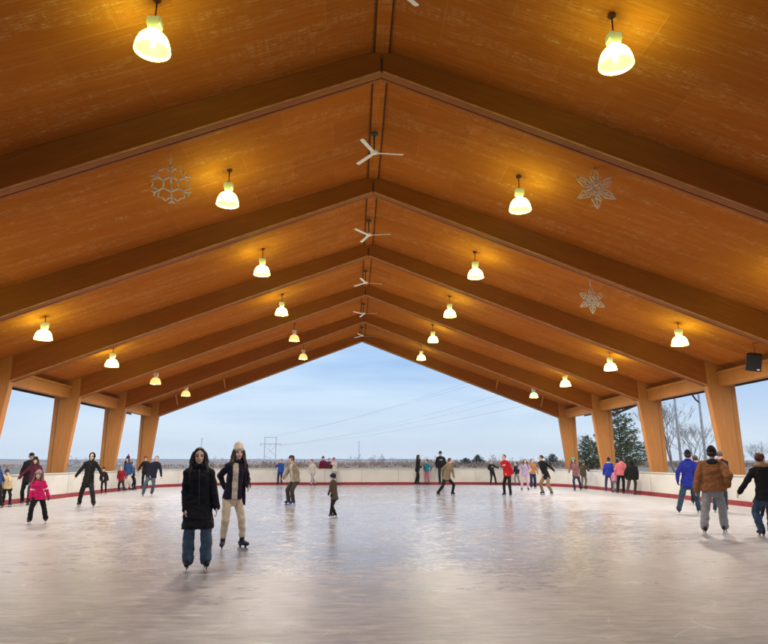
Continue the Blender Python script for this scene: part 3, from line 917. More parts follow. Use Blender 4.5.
    b.loft([(pel-spine*.075*H, X(.09), D(.07)), (pel-spine*.03*H, X(.155), D(.105)), (tor(.1), X(.16), D(.11)), (tor(.35), X(.13), D(.095)), (tor(.65), X(.155), D(.11)), (tor(.86), X(.165), D(.09)), (tor(.97), X(.09), D(.06))], True, 16)
    for q, sg in (('R', 1), ('L', -1)):
        b.rod(sh[q], elb[q], .050*s, .040*s); b.rod(elb[q], wr[q], .040*s, .027*s)
        b.rod(hipj[q], knee[q], .082*s, .058*s); b.rod(knee[q], ank[q], .056*s, .038*s)
        toe_ = ank[q]-Z*.028*H+ftd[q]*.055*H
        b.rod(ank[q]-Z*.022*H-ftd[q]*.02*H, toe_, .030*s, .022*s)
        if near: hand(b, q, sg)
    me = remesh(b, vox, 2, .4)
    if not near:
        hb = MB()
        for q, sg in (('R', 1), ('L', -1)): hand(hb, q, sg)
        bm = bmesh.new(); bm.from_mesh(me); m2 = hb.mesh('h', True); bm.from_mesh(m2); bm.to_mesh(me); bm.free(); bpy.data.meshes.remove(m2)
    for p in me.polygons:
        c = p.center-hc
        f = c.dot(HF)/k; u = c.dot(HU)/k; r = abs(c.dot(HS))/k
        if f < .045 or abs(u) > .12: continue
        if (abs(r-.033)/.0165)**2+((u-.002)/.0085)**2 < 1: p.material_index = 1
        elif (r/.025)**2+((u+.066)/.0125)**2 < 1: p.material_index = 2
        elif .014 < r < .054 and abs(u-.022-.004*math.sin(r*60)) < .0055: p.material_index = 3
    link('body', me, skin_mats(tone), root)
    # ---- trousers
    b = MB(); th = .014+pwide; hk = .86 if jlen > .14 else 1.0
    b.loft([(pel-spine*.10*H, X(.10), D(.085)), (pel-spine*.05*H, X(.166*hk), D(.116*hk)), (tor(.05), X(.168*hk), D(.118*hk)), (tor(.20), X(.140), D(.100))], True, 16)
    for q, sg in (('R', 1), ('L', -1)):
        dn = (ank[q]-knee[q]).normalized()
        b.rod(hipj[q], knee[q], (.094+pwide*.5)*s*hk, (.066+th*.6)*s)
        b.rod(knee[q], ank[q]-dn*(-.0)*s+dn*(.0)*s-dn*(max(0, boot_h-.20)*s), (.064+th*.6)*s, max(.054, .050+th)*s, 12, 2)
    me = remesh(b, vox*1.15, 3); wrinkle(me, .013*s, 7/s, hash(label) % 50)
    link('trousers', me, fab(pants), root)
    # ---- jacket
    b = MB(); p_ = puff
    hem = -jlen*H
    dirn = -spine*.35-Z*.65
    dirn.normalize()
    leg_c = (knee['R']+knee['L'])/2
    rings = []
    nst = 5
    for q in range(nst):
        t = 1-q/(nst-1)
        d_ = jlen*H*t
        cc = pel+dirn*d_
        if jlen > .14:
            kk = min(1, d_/(pel-leg_c).length); cc = pel*(1-kk)+leg_c*kk if d_ > 0 else pel
        rings.append((cc, X(.199+p_+flare*t), D(.137+p_*.8+flare*.9*t)))
    rings += [(tor(.18), X(.182+p_), D(.127+p_*.8)), (tor(.40), X(.158+p_), D(.122+p_*.8)), (tor(.68), X(.178+p_*.8), D(.135+p_*.7)), (tor(.86), X(.180+p_*.5), D(.110+p_*.5)), (tor(.96), X(.115+p_*.4), D(.085+p_*.3)), (tor(1.03), X(.072), D(.068))]
    b.loft(rings, True, 18)
    for q, sg in (('R', 1), ('L', -1)):
        wv = wr[q]+(elb[q]-wr[q]).normalized()*.012
        b.rod(tor(.99)+SR*sg*.035*s, sh[q]+SR*sg*.01*s, (.050+p_*.3)*s, (.060+p_*.45)*s)
        b.rod(sh[q]-SR*sg*.01*s, elb[q], (.066+p_*.6)*s, (.058+p_*.6)*s); b.rod(elb[q], wv, (.058+p_*.6)*s, (.045+p_*.45)*s)
    me = remesh(b, vox*1.15, 3); wrinkle(me, (.012+p_*.12)*s, 8/s, hash(label) % 37)
    jm = [fab(jacket)]
    if sleeve: jm.append(fab(sleeve))
    if front: jm.append(fab(front))
    if stripe: jm.append(fab(stripe))
    if emblem: jm.append(fab(emblem))
    for p in me.polygons:
        c = p.center
        if sleeve:
            for q in 'RL':
                ab = elb[q]-sh[q]; t = (c-sh[q]).dot(ab)/ab.length_squared
                if t > .25 and ((c-sh[q])-ab*min(1, max(0, t))).length < .10*s+p_*s and abs((c-pel).dot(SR)) > .16*s: p.material_index = 1
        if front:
            x = (c-pel).dot(SR)/s; n = p.normal.dot(FV)
            if n > .3 and abs(x) < .052: p.material_index = len(jm)-1
        if stripe:
            for q in 'RL':
                ab = elb[q]-sh[q]; t = (c-sh[q]).dot(ab)/ab.length_squared
                if .72 < t < .90 and ((c-sh[q])-ab*t).length < .12*s: p.material_index = len(jm)-1
        if emblem:
            x = (c-tor(.70)).dot(SR)/s; y = (c-tor(.70)).dot(spine)/s
            if p.normal.dot(FV) > .2 and abs(x) < .085 and abs(y-.01*math.sin(x*90)) < .03 and (abs(x) > .02 or y > 0): p.material_index = len(jm)-1
    link('jacket', me, jm, root)
    # zip line down the front of closed jackets seen from the front
    if front is None and near and abs(((face+180) % 360)-180) < 60:
        b = MB(); pts = []
        for q in range(9):
            t = -.02+q*.12; w = (.137 if t < .5 else .140-.05*max(0, t-.7)/.3)+p_*.8
            pts.append(tor(t)+FV*(w+.004)*s*(1 if t < .9 else .85))
        b.tube(pts, .005*s, 5); link('zip', b.mesh('zip', True), fab((.06, .06, .065), .5), root)
    # ---- collar, hood, scarf
    def ring(cn, axis, rx, ry, r, m, nm, tilt=None, seg=14):
        b = MB(); pts = []
        for q in range(seg+1):
            a = 2*PI*q/seg; pts.append(cn+SR*rx*math.cos(a)*s+FV*ry*math.sin(a)*s+spine*(.012*math.sin(a*1.0)*-1)*s)
        for q in range(seg): b.rod(pts[q], pts[q+1], r*s, None, 8, 2)
        me = remesh(b, vox*1.1, 3); wrinkle(me, .006*s, 14/s, 3); return link(nm, me, m, root)
    if collar: ring(tor(1.03), spine, .068+collar*.3, .062+collar*.3, .030+collar*.5, fab(collarc or jacket), 'collar')
    if hood == 'down':
        b = MB(); b.ell(tor(1.0)-FV*.085*s, SR*.115*s, FV*.055*s, spine*.07*s); b.rod(tor(1.01)+SR*.08*s, tor(.98)+SR*.05*s+FV*.085*s, .032*s, .02*s); b.rod(tor(1.01)-SR*.08*s, tor(.98)-SR*.05*s+FV*.085*s, .032*s, .02*s)
        me = remesh(b, vox*1.1, 4); wrinkle(me, .006*s, 12/s, 5); link('hood', me, fab(collarc or jacket), root)
    elif hood == 'up':
        b = MB(); b.ell(HP(-.040, .018), HS*.106*k, HF*.115*k, HU*.128*k, 18, 12); b.ell(HP(-.03, -.075), HS*.09*k, HF*.085*k, HU*.07*k, 14, 8)
        me = remesh(b, vox*1.1, 3); wrinkle(me, .006*k, 12/k, 5); link('hood', me, fab(collarc or jacket), root)
    # ---- hair
    hm = hair_mat(hair)
    if hood != 'up':
        b = MB()
        hy = .028 if not hat else .0
        b.ell(HP(-.026, .036 if not hat else .0), HS*.084*k, HF*.098*k, HU*(.092 if not hat else .07)*k, 18, 11)
        if hairstyle == 'short':
            for sg in (-1, 1): b.ell(HP(-.02, .0, sg*.070), HS*.018*k, HF*.045*k, HU*.045*k, 10, 7)
        if hairstyle in ('long', 'shoulder'):
            ln = .30 if hairstyle == 'long' else .19
            rnd = random.Random(hash(label) % 99)
            for j in range(15):
                a = R(-112+224*j/14)          # 0 = back of the head
                rr = Vector((0, 0, 0))
                p0 = hc+(-HF*math.cos(a)*.085+HS*math.sin(a)*.078)*k+HU*.05*k-HF*.01*k
                p1 = hc+(-HF*math.cos(a)*.098+HS*math.sin(a)*.098)*k-HU*.07*k-HF*.012*k
                p2 = hc+(-HF*math.cos(a)*.095+HS*math.sin(a)*.122)*k-HU*(.07+ln*.5)*k+(HF*.028*k if abs(a) > 1.2 else -FV*.03*s)
                p3 = p2-spine*(ln*.55+rnd.uniform(-.03, .03))*k+SR*rnd.uniform(-.015, .015)*k
                b.rod(p0, p1, .022*k, .028*k, 8, 2); b.rod(p1, p2, .028*k, .028*k, 8, 2); b.rod(p2, p3, .028*k, .012*k, 8, 2)
            for sg in (-1, 1): b.rod(HP(.045, .095, sg*.022), HP(.02, .02, sg*.080), .022*k, .024*k, 8, 2); b.rod(HP(.012, .02, sg*.088), HP(-.005, -.08, sg*.106), .026*k, .032*k, 8, 2)
        if hairstyle == 'bun': b.ell(HP(-.12, .03), HS*.04*k, HF*.04*k, HU*.04*k, 10, 7)
        me = remesh(b, max(.006, vox*.9), 2, .4)
        nor = [x.vector.copy() for x in me.vertex_normals]
        for v, nn in zip(me.vertices, nor):
            c = v.co-hc; a = math.atan2(c.dot(HS), -c.dot(HF)); v.co += nn*.004*k*math.sin(a*34+3*noise.noise(v.co*14))
        me.update(); link('hair', me, hm, root)
    # ---- hats
    if hat:
        b = MB(); tl = -.10
        def hr(u, a_, f_): return (HP(-.012+f_, u), HS*a_*k, (HF+HU*.10)*a_*1.18*k)
        if hat == 'beanie':
            b.loft([hr(.028, .086, 0), hr(.05, .092, 0), hr(.074, .092, 0), hr(.08, .087, -.002), hr(.115, .072, -.008), hr(.148, .045, -.014), hr(.166, .015, -.018)], True, 20)
        elif hat == 'tall':
            b.loft([hr(.028, .086, 0), hr(.05, .094, 0), hr(.085, .094, 0), hr(.09, .088, -.004), hr(.13, .080, -.016), hr(.165, .066, -.026), hr(.190, .045, -.032), hr(.203, .015, -.034)], True, 20)
        elif hat == 'cap':
            b.loft([hr(.030, .084, 0), hr(.06, .087, 0), hr(.10, .076, -.004), hr(.126, .045, -.008), hr(.133, .012, -.01)], True, 20)
            b.loft([(HP(.05, .040), HS*.065*k, HU*.010*k), (HP(.10, .036), HS*.062*k, HU*.008*k), (HP(.148, .024), HS*.040*k, HU*.006*k), (HP(.160, .02), HS*.015*k, HU*.004*k)], True, 12)
        elif hat == 'helmet':
            b.ell(HP(-.010, .050), HS*.112*k, HF*.130*k, HU*.105*k, 20, 12); b.loft([(HP(.09, .045), HS*.08*k, HU*.014*k), (HP(.155, .03), HS*.055*k, HU*.010*k)], True, 12)
            for sg in (-1, 1): b.rod(HP(-.01, .02, sg*.10), HP(.03, -.10, sg*.045), .009*k, .008*k, 6, 2)
        me = remesh(b, max(.006, vox*.9), 2, .4); wrinkle(me, .003*k, 22/k, 2); ho_ = link('hat', me, fab(hatc), root)
        if pom:
            b = MB(); b.ell(HP(-.03, .20 if hat == 'beanie' else .235), HS*.034*k, HF*.034*k, HU*.034*k, 12, 8); link('pompom', b.mesh('pompom', True), fab(pom), ho_)
    # ---- gloves
    if gloves:
        for q, sg in (('R', 1), ('L', -1)):
            b = MB(); hand(b, q, sg, 1.0, .007*s); b.rod(wr[q]-(wr[q]-elb[q]).normalized()*.05*s, wr[q], .040*s, .034*s)
            link('glove', remesh(b, vox*.9, 1, .4), fab(gloves), root)
    if scarfpanel:
        b = MB(); q = scarfpanel[0]; p0 = sh['L']-spine*.02*H+FV*.05*s; p1 = pel+SR*-.20*s+FV*.03*s; p2 = p1-Z*scarfpanel[1]
        b.loft([(p0, SR*.03*s, FV*.02*s), (p1, SR*.045*s, FV*.04*s), (p2, SR*.05*s, FV*.035*s)], True, 10)
        me = remesh(b, vox*1.1, 3); wrinkle(me, .008*s, 9/s, 8); link('scarf', me, fab(jacket), root)
    # ---- skates
    for q, sg in (('R', 1), ('L', -1)):
        d = ftd[q]; a = ank[q]; sd_ = d.cross(Z).normalized(); z0 = a.z-.045*H
        sole = lambda f, z: Vector((a.x, a.y, z0))+d*f*s+Z*z*s
        b = MB(); shaft = (knee[q]-a).normalized()
        if noskates:
            b.rod(sole(-.05, .04), sole(.14, .03), .045*s, .035*s); b.rod(a, a+shaft*.1*s, .05*s, .055*s)
            link('shoe', remesh(b, .011), fab(skates, .5), root); continue
        b.rod(a-Z*.02*s-d*.012*s, a+shaft*(boot_h-.075)*.75*s, .047*s, .050*s, 12, 2)
        b.loft([(sole(-.085, .045), sd_*.034*s, Z*.036*s), (sole(-.03, .05), sd_*.043*s, Z*.048*s), (sole(.05, .043), sd_*.046*s, Z*.042*s), (sole(.12, .034), sd_*.042*s, Z*.033*s), (sole(.165, .028), sd_*.024*s, Z*.022*s)], True, 14)
        b.loft([(sole(-.08, .006), sd_*.034*s, Z*.010*s), (sole(.05, .006), sd_*.038*s, Z*.010*s), (sole(.155, .006), sd_*.024*s, Z*.009*s)], True, 12)
        bo = link('skate', remesh(b, min(.010, vox), 2, .4), fab(skates, .55), root)
        b = MB()
        for f in (-.055, .085): b.loft([(sole(f, .0), d*.035*s, sd_*.012*s), (sole(f, -.045), d*.028*s, sd_*.006*s)], True, 8)
        b.m = 1
        zb = -SK/s
        prof = [(-.13, zb*.62), (-.125, zb*.97), (-.09, zb), (.12, zb), (.165, zb*.86), (.175, zb*.60), (.13, zb*.48), (-.10, zb*.48)]
        n = len(prof); vs = [sole(f, z)+sd_*.0025 for f, z in prof]+[sole(f, z)-sd_*.0025 for f, z in prof]
        b.add(vs, [tuple(range(n)), tuple(range(n, 2*n))[::-1]]+[(i, n+i, n+(i+1) % n, (i+1) % n) for i in range(n)])
        link('blade', b.mesh('blade'), [M['black'], M['blade']], bo)
    return root
HAIR = {}
def hair_mat(c):
    if c not in HAIR:
        t = NT('hair'); n = t.noise(t.coord((60, 60, 6)), 3, 4)
        HAIR[c] = t.set(t.ramp(n, [(.3, tuple(x*.6 for x in c)), (.7, tuple(x*1.4 for x in c))]), .5, t.bump(n, .4, .003))
    return HAIR[c]
BROWN = (.055, .030, .016); DBROWN = (.022, .014, .010); OLIVE = (.045, .042, .028); WHITEW = (.55, .54, .52)

# -- the two women in front
person('woman in a long black winter coat and wide blue jeans standing alone in front', [(187, 572), (205, 571.5)], (200, 448), 2, ((185, 516, .08), (217, 513, .08)),
       jacket=(.010, .011, .016), jlen=.205, puff=.014, flare=.040, pants=(.075, .12, .17), pwide=.026, hair=(.016, .010, .008), hairstyle='long', collar=.022, hood='down', tone='light', toe=.15, build=.97)
person('woman in a cream beanie, short navy jacket and beige trousers skating behind the long-coated woman', [(222, 551), (242, 550)], (239, 446), 18, ((225, 489, -.10), (248.5, 487, .06)), hip=(232.5, 494), H=1.70,
       jacket=(.014, .012, .026), jlen=.03, puff=.004, front=(.55, .50, .42), pants=(.62, .53, .40), pwide=-.004, skates=(.018, .025, .05), boot_h=.30, hair=BROWN, hairstyle='shoulder', hat='tall', hatc=(.62, .57, .48), collar=.008, toe=.45, scarfpanel=('L', .16), look=12, build=.92)
# -- left group
person('small child in a bright pink jacket and grey beanie skating at left', [(29, 525), (45, 524)], (39, 471), -6, ((30, 499, .05), (50, 502, .05)), child=True, jacket=(.62, .012, .13), jlen=.07, puff=.018, stripe=(.75, .62, .62),
       pants=(.012, .012, .016), pwide=.022, hat='beanie', hatc=(.30, .27, .27), hair=(.12, .08, .05), hairstyle='shoulder', collar=.014, collarc=(.45, .02, .10), gloves=(.02, .02, .03), tone='pale')
person('skater in black with hood up and arms spread at left', [(79, 507), (93, 508)], (92.5, 453), -8, ((75, 477.5, .1), (103.5, 478, .1)), hip=(88, 482), H=1.70, jacket=(.012, .012, .014), jlen=.06, puff=.006, pants=(.016, .016, .018), pwide=.012, hood='up', hair=DBROWN, toe=.3)
person('person in a maroon jacket with arm held out, partly behind the pink child', [(28, 505), (36, 505)], (36, 457.5), -10, ((18, 479, .05), (43, 481, .05)), jacket=(.105, .016, .042), jlen=.06, puff=.010, pants=(.15, .20, .28), hat='beanie', hatc=(.015, .013, .014), hair=DBROWN, hairstyle='shoulder', collar=.010)
person('person in black with a black cap behind the maroon jacket', [(22, 503), (28, 503.5)], (32, 453), -6, (None, (40, 480, 0)), hip=(28.5, 480), H=1.75, jacket=(.016, .012, .02), jlen=.06, puff=.006, pants=(.010, .010, .013), hat='cap', hatc=(.012, .012, .014), hair=DBROWN)
person('person in a dark blue jacket cut off by the left edge of the view', [(-6, 507), (0, 507)], (-5, 456), 60, (None, None), jacket=(.015, .045, .16), jlen=.07, puff=.014, pants=(.012, .012, .014), hair=DBROWN, hood='up')
person('child in a cream jacket and blue hat beside the left edge', [(2.5, 505), (9.5, 505)], (7.5, 470), 20, (None, (12, 490, .05)), child=True, jacket=(.55, .44, .26), jlen=.05, puff=.012, pants=(.012, .012, .014), hat='beanie', hatc=(.02, .04, .14), hair=BROWN, gloves=(.02, .015, .03))
person('small child in dark clothes at the boards behind the hooded skater', [(101.5, 493), (105.5, 493)], (104, 467.5), 0, ((100.5, 481, .1), None), child=True, jacket=(.014, .013, .018), jlen=.05, puff=.01, pants=(.014, .014, .016), hat='beanie', hatc=(.03, .022, .022), hair=DBROWN)
person('small child in a red jacket near the left boards', [(119, 490), (124, 490.5)], (121.5, 465.5), -14, (None, None), child=True, jacket=(.27, .012, .020), jlen=.06, puff=.016, pants=(.014, .013, .018), hair=DBROWN, pwide=.006)
person('person in a blue jacket, maroon bobble hat and white trousers at the left boards', [(126.5, 489.5), (131, 489)], (128, 457), -35, (None, None), jacket=(.03, .085, .23), jlen=.05, puff=.014, pants=(.52, .48, .44), hat='tall', hatc=(.07, .012, .05), pom=(.16, .02, .08), hair=BROWN, hairstyle='shoulder')
person('person in black close behind the white-trousered skater', [(131.5, 488), (134.5, 488)], (132.8, 462), 90, (None, None), jacket=(.012, .012, .016), jlen=.06, pants=(.012, .012, .014), hair=DBROWN)
person('person in a black jacket and orange-brown beanie with one arm out at left', [(142.5, 489), (146.5, 489)], (146, 456.5), -10, ((138, 471, .05), (151, 474, .05)), jacket=(.014, .014, .020), jlen=.055, puff=.006, pants=(.014, .014, .016), hat='beanie', hatc=(.20, .06, .025), hair=BROWN, skates=(.06, .012, .016))
person('man in a navy jumper and blue jeans leaning into a turn', [(143, 496.3), (151.5, 496)], (157, 456), -6, ((150, 476, .1), (161.5, 478, .08)), hip=(151.5, 476.5), H=1.80, jacket=(.012, .016, .034), jlen=.045, puff=.008, pants=(.07, .11, .15), pwide=.008, hair=DBROWN, skates=(.10, .09, .085), toe=.2, boot_h=.16, build=1.08)
# -- centre
person('child in a bright blue jacket with an arm out at the far boards', [(278, 484.6), (281.5, 484.6)], (281, 459), -20, ((275, 466.5, .05), (283, 474, 0)), child=True, jacket=(.02, .07, .34), jlen=.06, puff=.010, pants=(.012, .02, .07), hair=BROWN)
person('man in a grey-beige hooded coat and blue skates stooping forward', [(288.3, 505), (293, 505.3)], (291.5, 455.5), -58, ((282, 481, .12), (295.5, 480, .15)), hip=(295.5, 480), H=1.74, jacket=(.26, .22, .165), jlen=.035, puff=.03, pants=(.045, .045, .036), pwide=.014, skates=(.02, .05, .26), hat='cap', hatc=(.045, .04, .036), hair=BROWN, hood='down', look=-70, boot_h=.22, toe=.1, front=(.50, .50, .49))
person('person in pale grey with a bright orange-red beanie by the far boards', [(311.0, 486.3), (315, 486)], (312, 459.5), -30, ((308, 473, .05), None), jacket=(.50, .48, .46), jlen=.05, puff=.006, pants=(.36, .34, .33), hat='beanie', hatc=(.60, .055, .03), hair=BROWN, skates=(.05, .02, .03))
person('person in white with an orange cap, half hidden by the child in the helmet', [(333.2, 484.8), (336.2, 484.8)], (334, 458), 25, (None, (337.5, 474, .05)), jacket=(.50, .47, .43), jlen=.05, pants=(.40, .36, .33), hat='beanie', hatc=(.30, .05, .03), hair=DBROWN, sleeve=(.02, .018, .02))
person('child in a navy helmet and brown coat gliding left', [(330.8, 519), (335, 518.6)], (333, 474), -55, ((327.7, 499, .12), (331, 498, .05)), hip=(334.5, 497), H=1.03, child=True, jacket=(.085, .062, .045), jlen=.075, puff=.024, pants=(.014, .014, .017), pwide=.010, hat='helmet', hatc=(.014, .022, .06), hair=DBROWN, gloves=(.014, .014, .018), skates=(.06, .055, .055))
person('adult in black holding the hand of the child in teal', [(415.5, 484.3), (418, 484.4)], (418.5, 454.8), 70, ((421, 467.5, 0), (422, 467.5, 0)), jacket=(.012, .012, .014), jlen=.07, puff=.004, pants=(.012, .012, .013), hair=DBROWN, hairstyle='shoulder')
person('child in a teal top and pink leggings at the far boards', [(425.8, 483.8), (429.2, 483.8)], (426.3, 459.2), -40, ((423, 467.6, 0), (430.5, 471, .05)), child=True, jacket=(.03, .20, .27), jlen=.0, puff=.012, pants=(.45, .14, .22), hair=DBROWN, hairstyle='short')
person('tall man in a dark jacket behind the man in the tan jacket', [(440, 483.6), (443, 483.8)], (440.3, 451.3), 10, ((437, 468, .05), None), H=None, jacket=(.012, .013, .018), jlen=.04, puff=.012, pants=(.03, .03, .035), hat='cap', hatc=(.02, .02, .022), hair=DBROWN, emblem=(.30, .30, .32), build=1.1)
person('man in a tan jacket and black trousers striding right', [(438, 496.2), (452.5, 496)], (450.3, 458), 40, ((444.5, 475, -.05), (454.3, 480, .05)), hip=(446.3, 478.2), H=1.74, jacket=(.22, .175, .115), jlen=.06, puff=.014, pants=(.012, .012, .013), hair=BROWN, look=70, skates=(.03, .025, .022), toe=.1)
person('woman in black skating alone by the far boards right of centre', [(490.8, 484.5), (496, 484.2)], (490.8, 460), 30, ((491, 471, .05), (499, 468, .05)), jacket=(.014, .014, .016), jlen=.05, pants=(.012, .012, .013), hair=DBROWN, emblem=(.35, .34, .34))
person('man in a bright red sweater with a white chest print and black trousers', [(504.6, 496.5), (510.8, 497)], (503.5, 454.5), -30, ((506, 474, .15), (512.5, 474.5, .1)), hip=(507.5, 475), H=1.76, jacket=(.44, .012, .022), jlen=.035, puff=.006, pants=(.012, .012, .014), hair=DBROWN, emblem=(.66, .58, .57), toe=.15, skates=(.02, .02, .025))
person('person in a dark vest and grey trousers, behind the red sweater', [(515.6, 485), (520, 485)], (515.5, 462), -50, ((513, 474, .05), None), jacket=(.018, .018, .034), jlen=.045, puff=.008, pants=(.20, .19, .19), hair=DBROWN, child=True)
person('woman in lavender with long brown hair beside the orange jacket', [(522, 491), (528.3, 491)], (525, 459), 0, ((519.5, 467.5, .12), (530, 471, .1)), jacket=(.42, .36, .60), jlen=.05, puff=.006, pants=(.58, .42, .50), hair=(.10, .04, .02), hairstyle='long', skates=(.03, .03, .035))
person('person in an orange-tan jacket and wide navy trousers behind the lavender jacket', [(531.5, 488.8), (535, 488.6)], (532, 459), 20, ((528, 471, .05), (538, 473.5, .05)), jacket=(.42, .19, .075), jlen=.04, puff=.008, pants=(.018, .028, .075), pwide=.03, hair=DBROWN, hairstyle='short')
person('person in a long black jacket and khaki trousers bending left', [(543, 495), (552, 495.2)], (540.5, 455.2), -40, ((543, 474, .1), (555.5, 472.3, -.05)), hip=(546.3, 476.5), H=1.78, jacket=(.012, .012, .013), jlen=.07, puff=.008, flare=.01, pants=(.23, .17, .115), pwide=.006, hair=DBROWN, look=-75, skates=(.025, .025, .03), boot_h=.25, toe=.2)
# -- right
person('person in a bright green beanie and dusky pink jacket', [(575, 491.3), (580.7, 491)], (573, 458.2), -5, ((569, 473, .1), (579, 474, .1)), hip=(576.2, 475.5), H=1.66, jacket=(.23, .11, .125), jlen=.045, puff=.012, pants=(.025, .035, .075), hat='beanie', hatc=(.03, .36, .22), hair=BROWN, hairstyle='shoulder', skates=(.02, .02, .022))
person('person in an olive-brown coat facing the boards beside the green beanie', [(582, 487), (585.5, 487)], (583.2, 460.5), 150, (None, (588.5, 469, -.15)), jacket=(.06, .052, .038), jlen=.07, puff=.014, pants=(.15, .13, .11), hat='beanie', hatc=(.14, .12, .10), hair=BROWN)
person('person in a royal blue jacket with a pale collar, back turned, at the right boards', [(606, 491), (612.5, 491.3)], (608.5, 457.8), 175, (None, None), jacket=(.022, .042, .36), jlen=.05, puff=.020, pants=(.05, .045, .11), hair=(.03, .02, .03), collar=.014, collarc=(.42, .45, .60), hat='beanie', hatc=(.03, .02, .05))
person('tiny child in pale pink between the blue and coral jackets', [(613.6, 490.7), (616.4, 490.7)], (615, 468.5), 160, (None, None), child=True, jacket=(.52, .22, .36), jlen=.06, puff=.014, pants=(.20, .20, .22), hair=BROWN, hat='beanie', hatc=(.45, .20, .34))
person('person in a coral pink jacket and black trousers at the right boards', [(618, 491.5), (623.5, 491.5)], (621, 457), 170, (None, None), jacket=(.60, .16, .20), jlen=.03, puff=.016, pants=(.013, .013, .015), hat='beanie', hatc=(.02, .016, .016), hair=DBROWN, pwide=.004)
person('bulky person in a black coat hunched over at the right boards', [(627.3, 493.3), (635, 493)], (631.5, 459.8), 165, ((626, 478, -.1), (637.5, 478, -.1)), hip=(632, 476), H=1.70, jacket=(.010, .010, .012), jlen=.10, puff=.055, flare=.01, pants=(.06, .056, .056), hair=DBROWN, hood='up', build=1.12, skates=(.10, .085, .075))
person('man in a bright blue jacket and jeans, back turned, left of the brown jacket', [(679.5, 514.5), (699.5, 513.5)], (687.5, 451), 165, ((677.5, 481, .0), (698, 480, -.1)), hip=(687.5, 483), H=1.80, jacket=(.022, .035, .32), jlen=.05, puff=.014, pants=(.035, .065, .11), pwide=.012, hair=DBROWN, collar=.012, gloves=(.012, .012, .016), skates=(.03, .03, .03), hat='beanie', hatc=(.014, .014, .016))
person('big man in a brown jacket and grey sweatpants, back turned', [(705.3, 534.5), (725.3, 533.5)], (711, 447.5), 178, ((695, 494, .05), (727, 486, .05)), H=1.82, jacket=(.22, .092, .036), jlen=.03, puff=.045, pants=(.25, .25, .265), pwide=.022, hat='beanie', hatc=(.012, .012, .014), hair=(.014, .012, .011), hood='down', collarc=(.02, .02, .022), skates=(.02, .02, .02), build=1.16, boot_h=.16)
person('person in a dark striped-sleeve jacket mostly hidden behind the brown jacket', [(715.5, 513), (726.5, 512.5)], (719, 450.5), 178, (None, (730.5, 487, 0)), H=1.74, jacket=(.016, .016, .02), jlen=.05, puff=.014, pants=(.03, .05, .08), hair=(.16, .12, .09), sleeve=(.05, .048, .05), skates=(.02, .02, .022))
person('dark-clad skater whose head shows between the blue and brown jackets', [(693.5, 505), (698, 505.5)], (695, 455.5), 170, (None, None), jacket=(.02, .018, .03), jlen=.05, puff=.01, pants=(.015, .015, .018), hair=BROWN)
person('woman in a black coat with a tan fur collar reaching out at the right edge', [(762.5, 538), (772.5, 539)], (759.5, 453), 195, ((735, 499.5, .05), None), hip=(766, 497), H=1.74, jacket=(.010, .010, .012), jlen=.04, puff=.010, pants=(.03, .055, .105), pwide=.01, hair=(.075, .018, .012), hairstyle='bun', collar=.05, collarc=(.32, .19, .11), look=150, skates=(.015, .02, .04))
person('child in black with bright blue skates hidden behind the woman with the fur collar', [(756.5, 526.5), (761.5, 526)], (766, 482), 170, (None, None), child=True, jacket=(.014, .014, .018), jlen=.06, pants=(.014, .014, .017), hat='beanie', hatc=(.02, .02, .06), skates=(.015, .05, .42), boot_h=.44)
# -- two onlookers outside the far boards
person('onlooker in a dark red jacket standing outside the far boards, left of the pair', [(321.5, 482.3), (325.2, 482.3)], (323.2, 456.6), 0, (None, None), jacket=(.22, .016, .05), jlen=.06, puff=.02, pants=(.02, .02, .025), hair=(.10, .02, .03), hat='beanie', hatc=(.25, .05, .08), noskates=True, inside=False)
person('onlooker in a plum jacket standing outside the far boards, right of the pair', [(328, 482.4), (331, 482.4)], (329.4, 458), 0, (None, None), jacket=(.16, .03, .05), jlen=.06, puff=.014, pants=(.02, .02, .025), hair=DBROWN, noskates=True, inside=False)


# ------------------------------------------------------------------ world and light
SUN_EL, SUN_AZ = R(29), R(98)     # azimuth from +Y clockwise; to the right, behind thin cloud
W = bpy.data.worlds.new('World'); S.world = W; W.use_nodes = True
nt = W.node_tree; bgn = nt.nodes['Background']
sky = nt.nodes.new('ShaderNodeTexSky'); sky.sky_type = 'NISHITA'; sky.sun_disc = False
sky.sun_elevation = SUN_EL; sky.sun_rotation = SUN_AZ; sky.dust_density = 1.5; sky.air_density = 1.0; sky.ozone_density = 1.5
tc = nt.nodes.new('ShaderNodeTexCoord')
mp = nt.nodes.new('ShaderNodeMapping'); mp.inputs['Scale'].default_value = (1.0, 1.0, 7.5)
nt.links.new(tc.outputs['Generated'], mp.inputs[0])
nz = nt.nodes.new('ShaderNodeTexNoise'); nz.inputs['Scale'].default_value = 2.1; nz.inputs['Detail'].default_value = 6; nz.inputs['Roughness'].default_value = .52; nz.inputs['Distortion'].default_value = .25
nt.links.new(mp.outputs[0], nz.inputs['Vector'])
rp = nt.nodes.new('ShaderNodeValToRGB'); rp.color_ramp.elements[0].position = .40; rp.color_ramp.elements[1].position = .62
rp.color_ramp.elements[0].color = (.0, .0, .0, 1); rp.color_ramp.elements[1].color = (.85, .85, .85, 1)
nt.links.new(nz.outputs['Fac'], rp.inputs[0])
mx = nt.nodes.new('ShaderNodeMix'); mx.data_type = 'RGBA'
mx.inputs[7].default_value = (6.0, 7.7, 9.6, 1)
mb_ = nt.nodes.new('ShaderNodeMix'); mb_.data_type = 'RGBA'; mb_.inputs[0].default_value = .68; mb_.inputs[7].default_value = (2.9, 5.3, 9.6, 1)
nt.links.new(sky.outputs[0], mb_.inputs[6]); nt.links.new(rp.outputs[0], mx.inputs[0]); nt.links.new(mb_.outputs[2], mx.inputs[6])
sx = nt.nodes.new('ShaderNodeSeparateXYZ'); nt.links.new(tc.outputs['Generated'], sx.inputs[0])
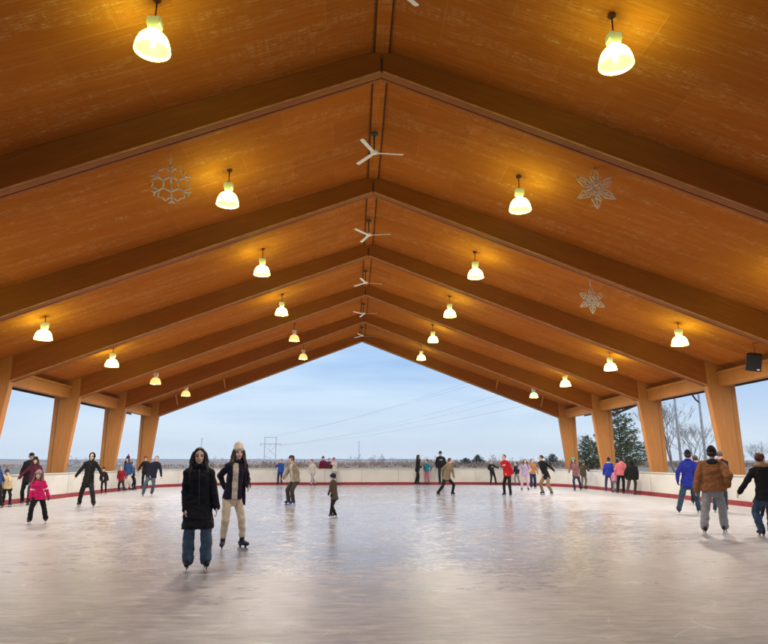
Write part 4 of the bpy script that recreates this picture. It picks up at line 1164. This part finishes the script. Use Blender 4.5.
hr_ = nt.nodes.new('ShaderNodeValToRGB'); hr_.color_ramp.elements[0].position = 0.0; hr_.color_ramp.elements[0].color = (.92, .92, .92, 1)
hr_.color_ramp.elements[1].position = .15; hr_.color_ramp.elements[1].color = (0, 0, 0, 1); nt.links.new(sx.outputs[2], hr_.inputs[0])
mh = nt.nodes.new('ShaderNodeMix'); mh.data_type = 'RGBA'; mh.inputs[7].default_value = (7.2, 8.1, 8.8, 1)
nt.links.new(hr_.outputs[0], mh.inputs[0]); nt.links.new(mx.outputs[2], mh.inputs[6]); nt.links.new(mh.outputs[2], bgn.inputs[0]); bgn.inputs[1].default_value = .094
sl = bpy.data.lights.new('sun', 'SUN'); sl.energy = 1.5; sl.angle = R(14); sl.color = (1, .95, .88)
so = bpy.data.objects.new('sun', sl); COL.objects.link(so)
sd = Vector((math.sin(SUN_AZ)*math.cos(SUN_EL), math.cos(SUN_AZ)*math.cos(SUN_EL), math.sin(SUN_EL)))
so.rotation_euler = sd.to_track_quat('Z', 'Y').to_euler(); so.location = (0, -20, 40)

# haze
HZ = 0.00009
if HZ:
    b = MB(); b.box(-5200, -2000, -40, 5200, 5200, 110)
    hz = b.mesh('haze'); hm = bpy.data.materials.new('haze_air'); hm.use_nodes = True; hn = hm.node_tree
    hn.nodes.remove(hn.nodes['Principled BSDF'])
    pvn = hn.nodes.new('ShaderNodeVolumePrincipled'); pvn.inputs['Color'].default_value = (.93, .96, 1, 1); pvn.inputs['Density'].default_value = HZ
    hn.links.new(pvn.outputs[0], hn.nodes['Material Output'].inputs['Volume'])
    ho = link('haze', hz, hm); tag(ho, kind='stuff')

vs_ = S.view_settings; vs_.view_transform = 'Standard'; vs_.look = 'None'; vs_.exposure = 0.22; vs_.gamma = 1; vs_.use_curve_mapping = False
S.render.engine = 'CYCLES'
S.cycles.use_denoising = True
try: S.cycles.denoiser = 'OPENIMAGEDENOISE'
except Exception: pass
S.cycles.max_bounces = 8; S.cycles.diffuse_bounces = 4; S.cycles.glossy_bounces = 4; S.cycles.volume_bounces = 1; S.cycles.transparent_max_bounces = 8
S.cycles.use_light_tree = True
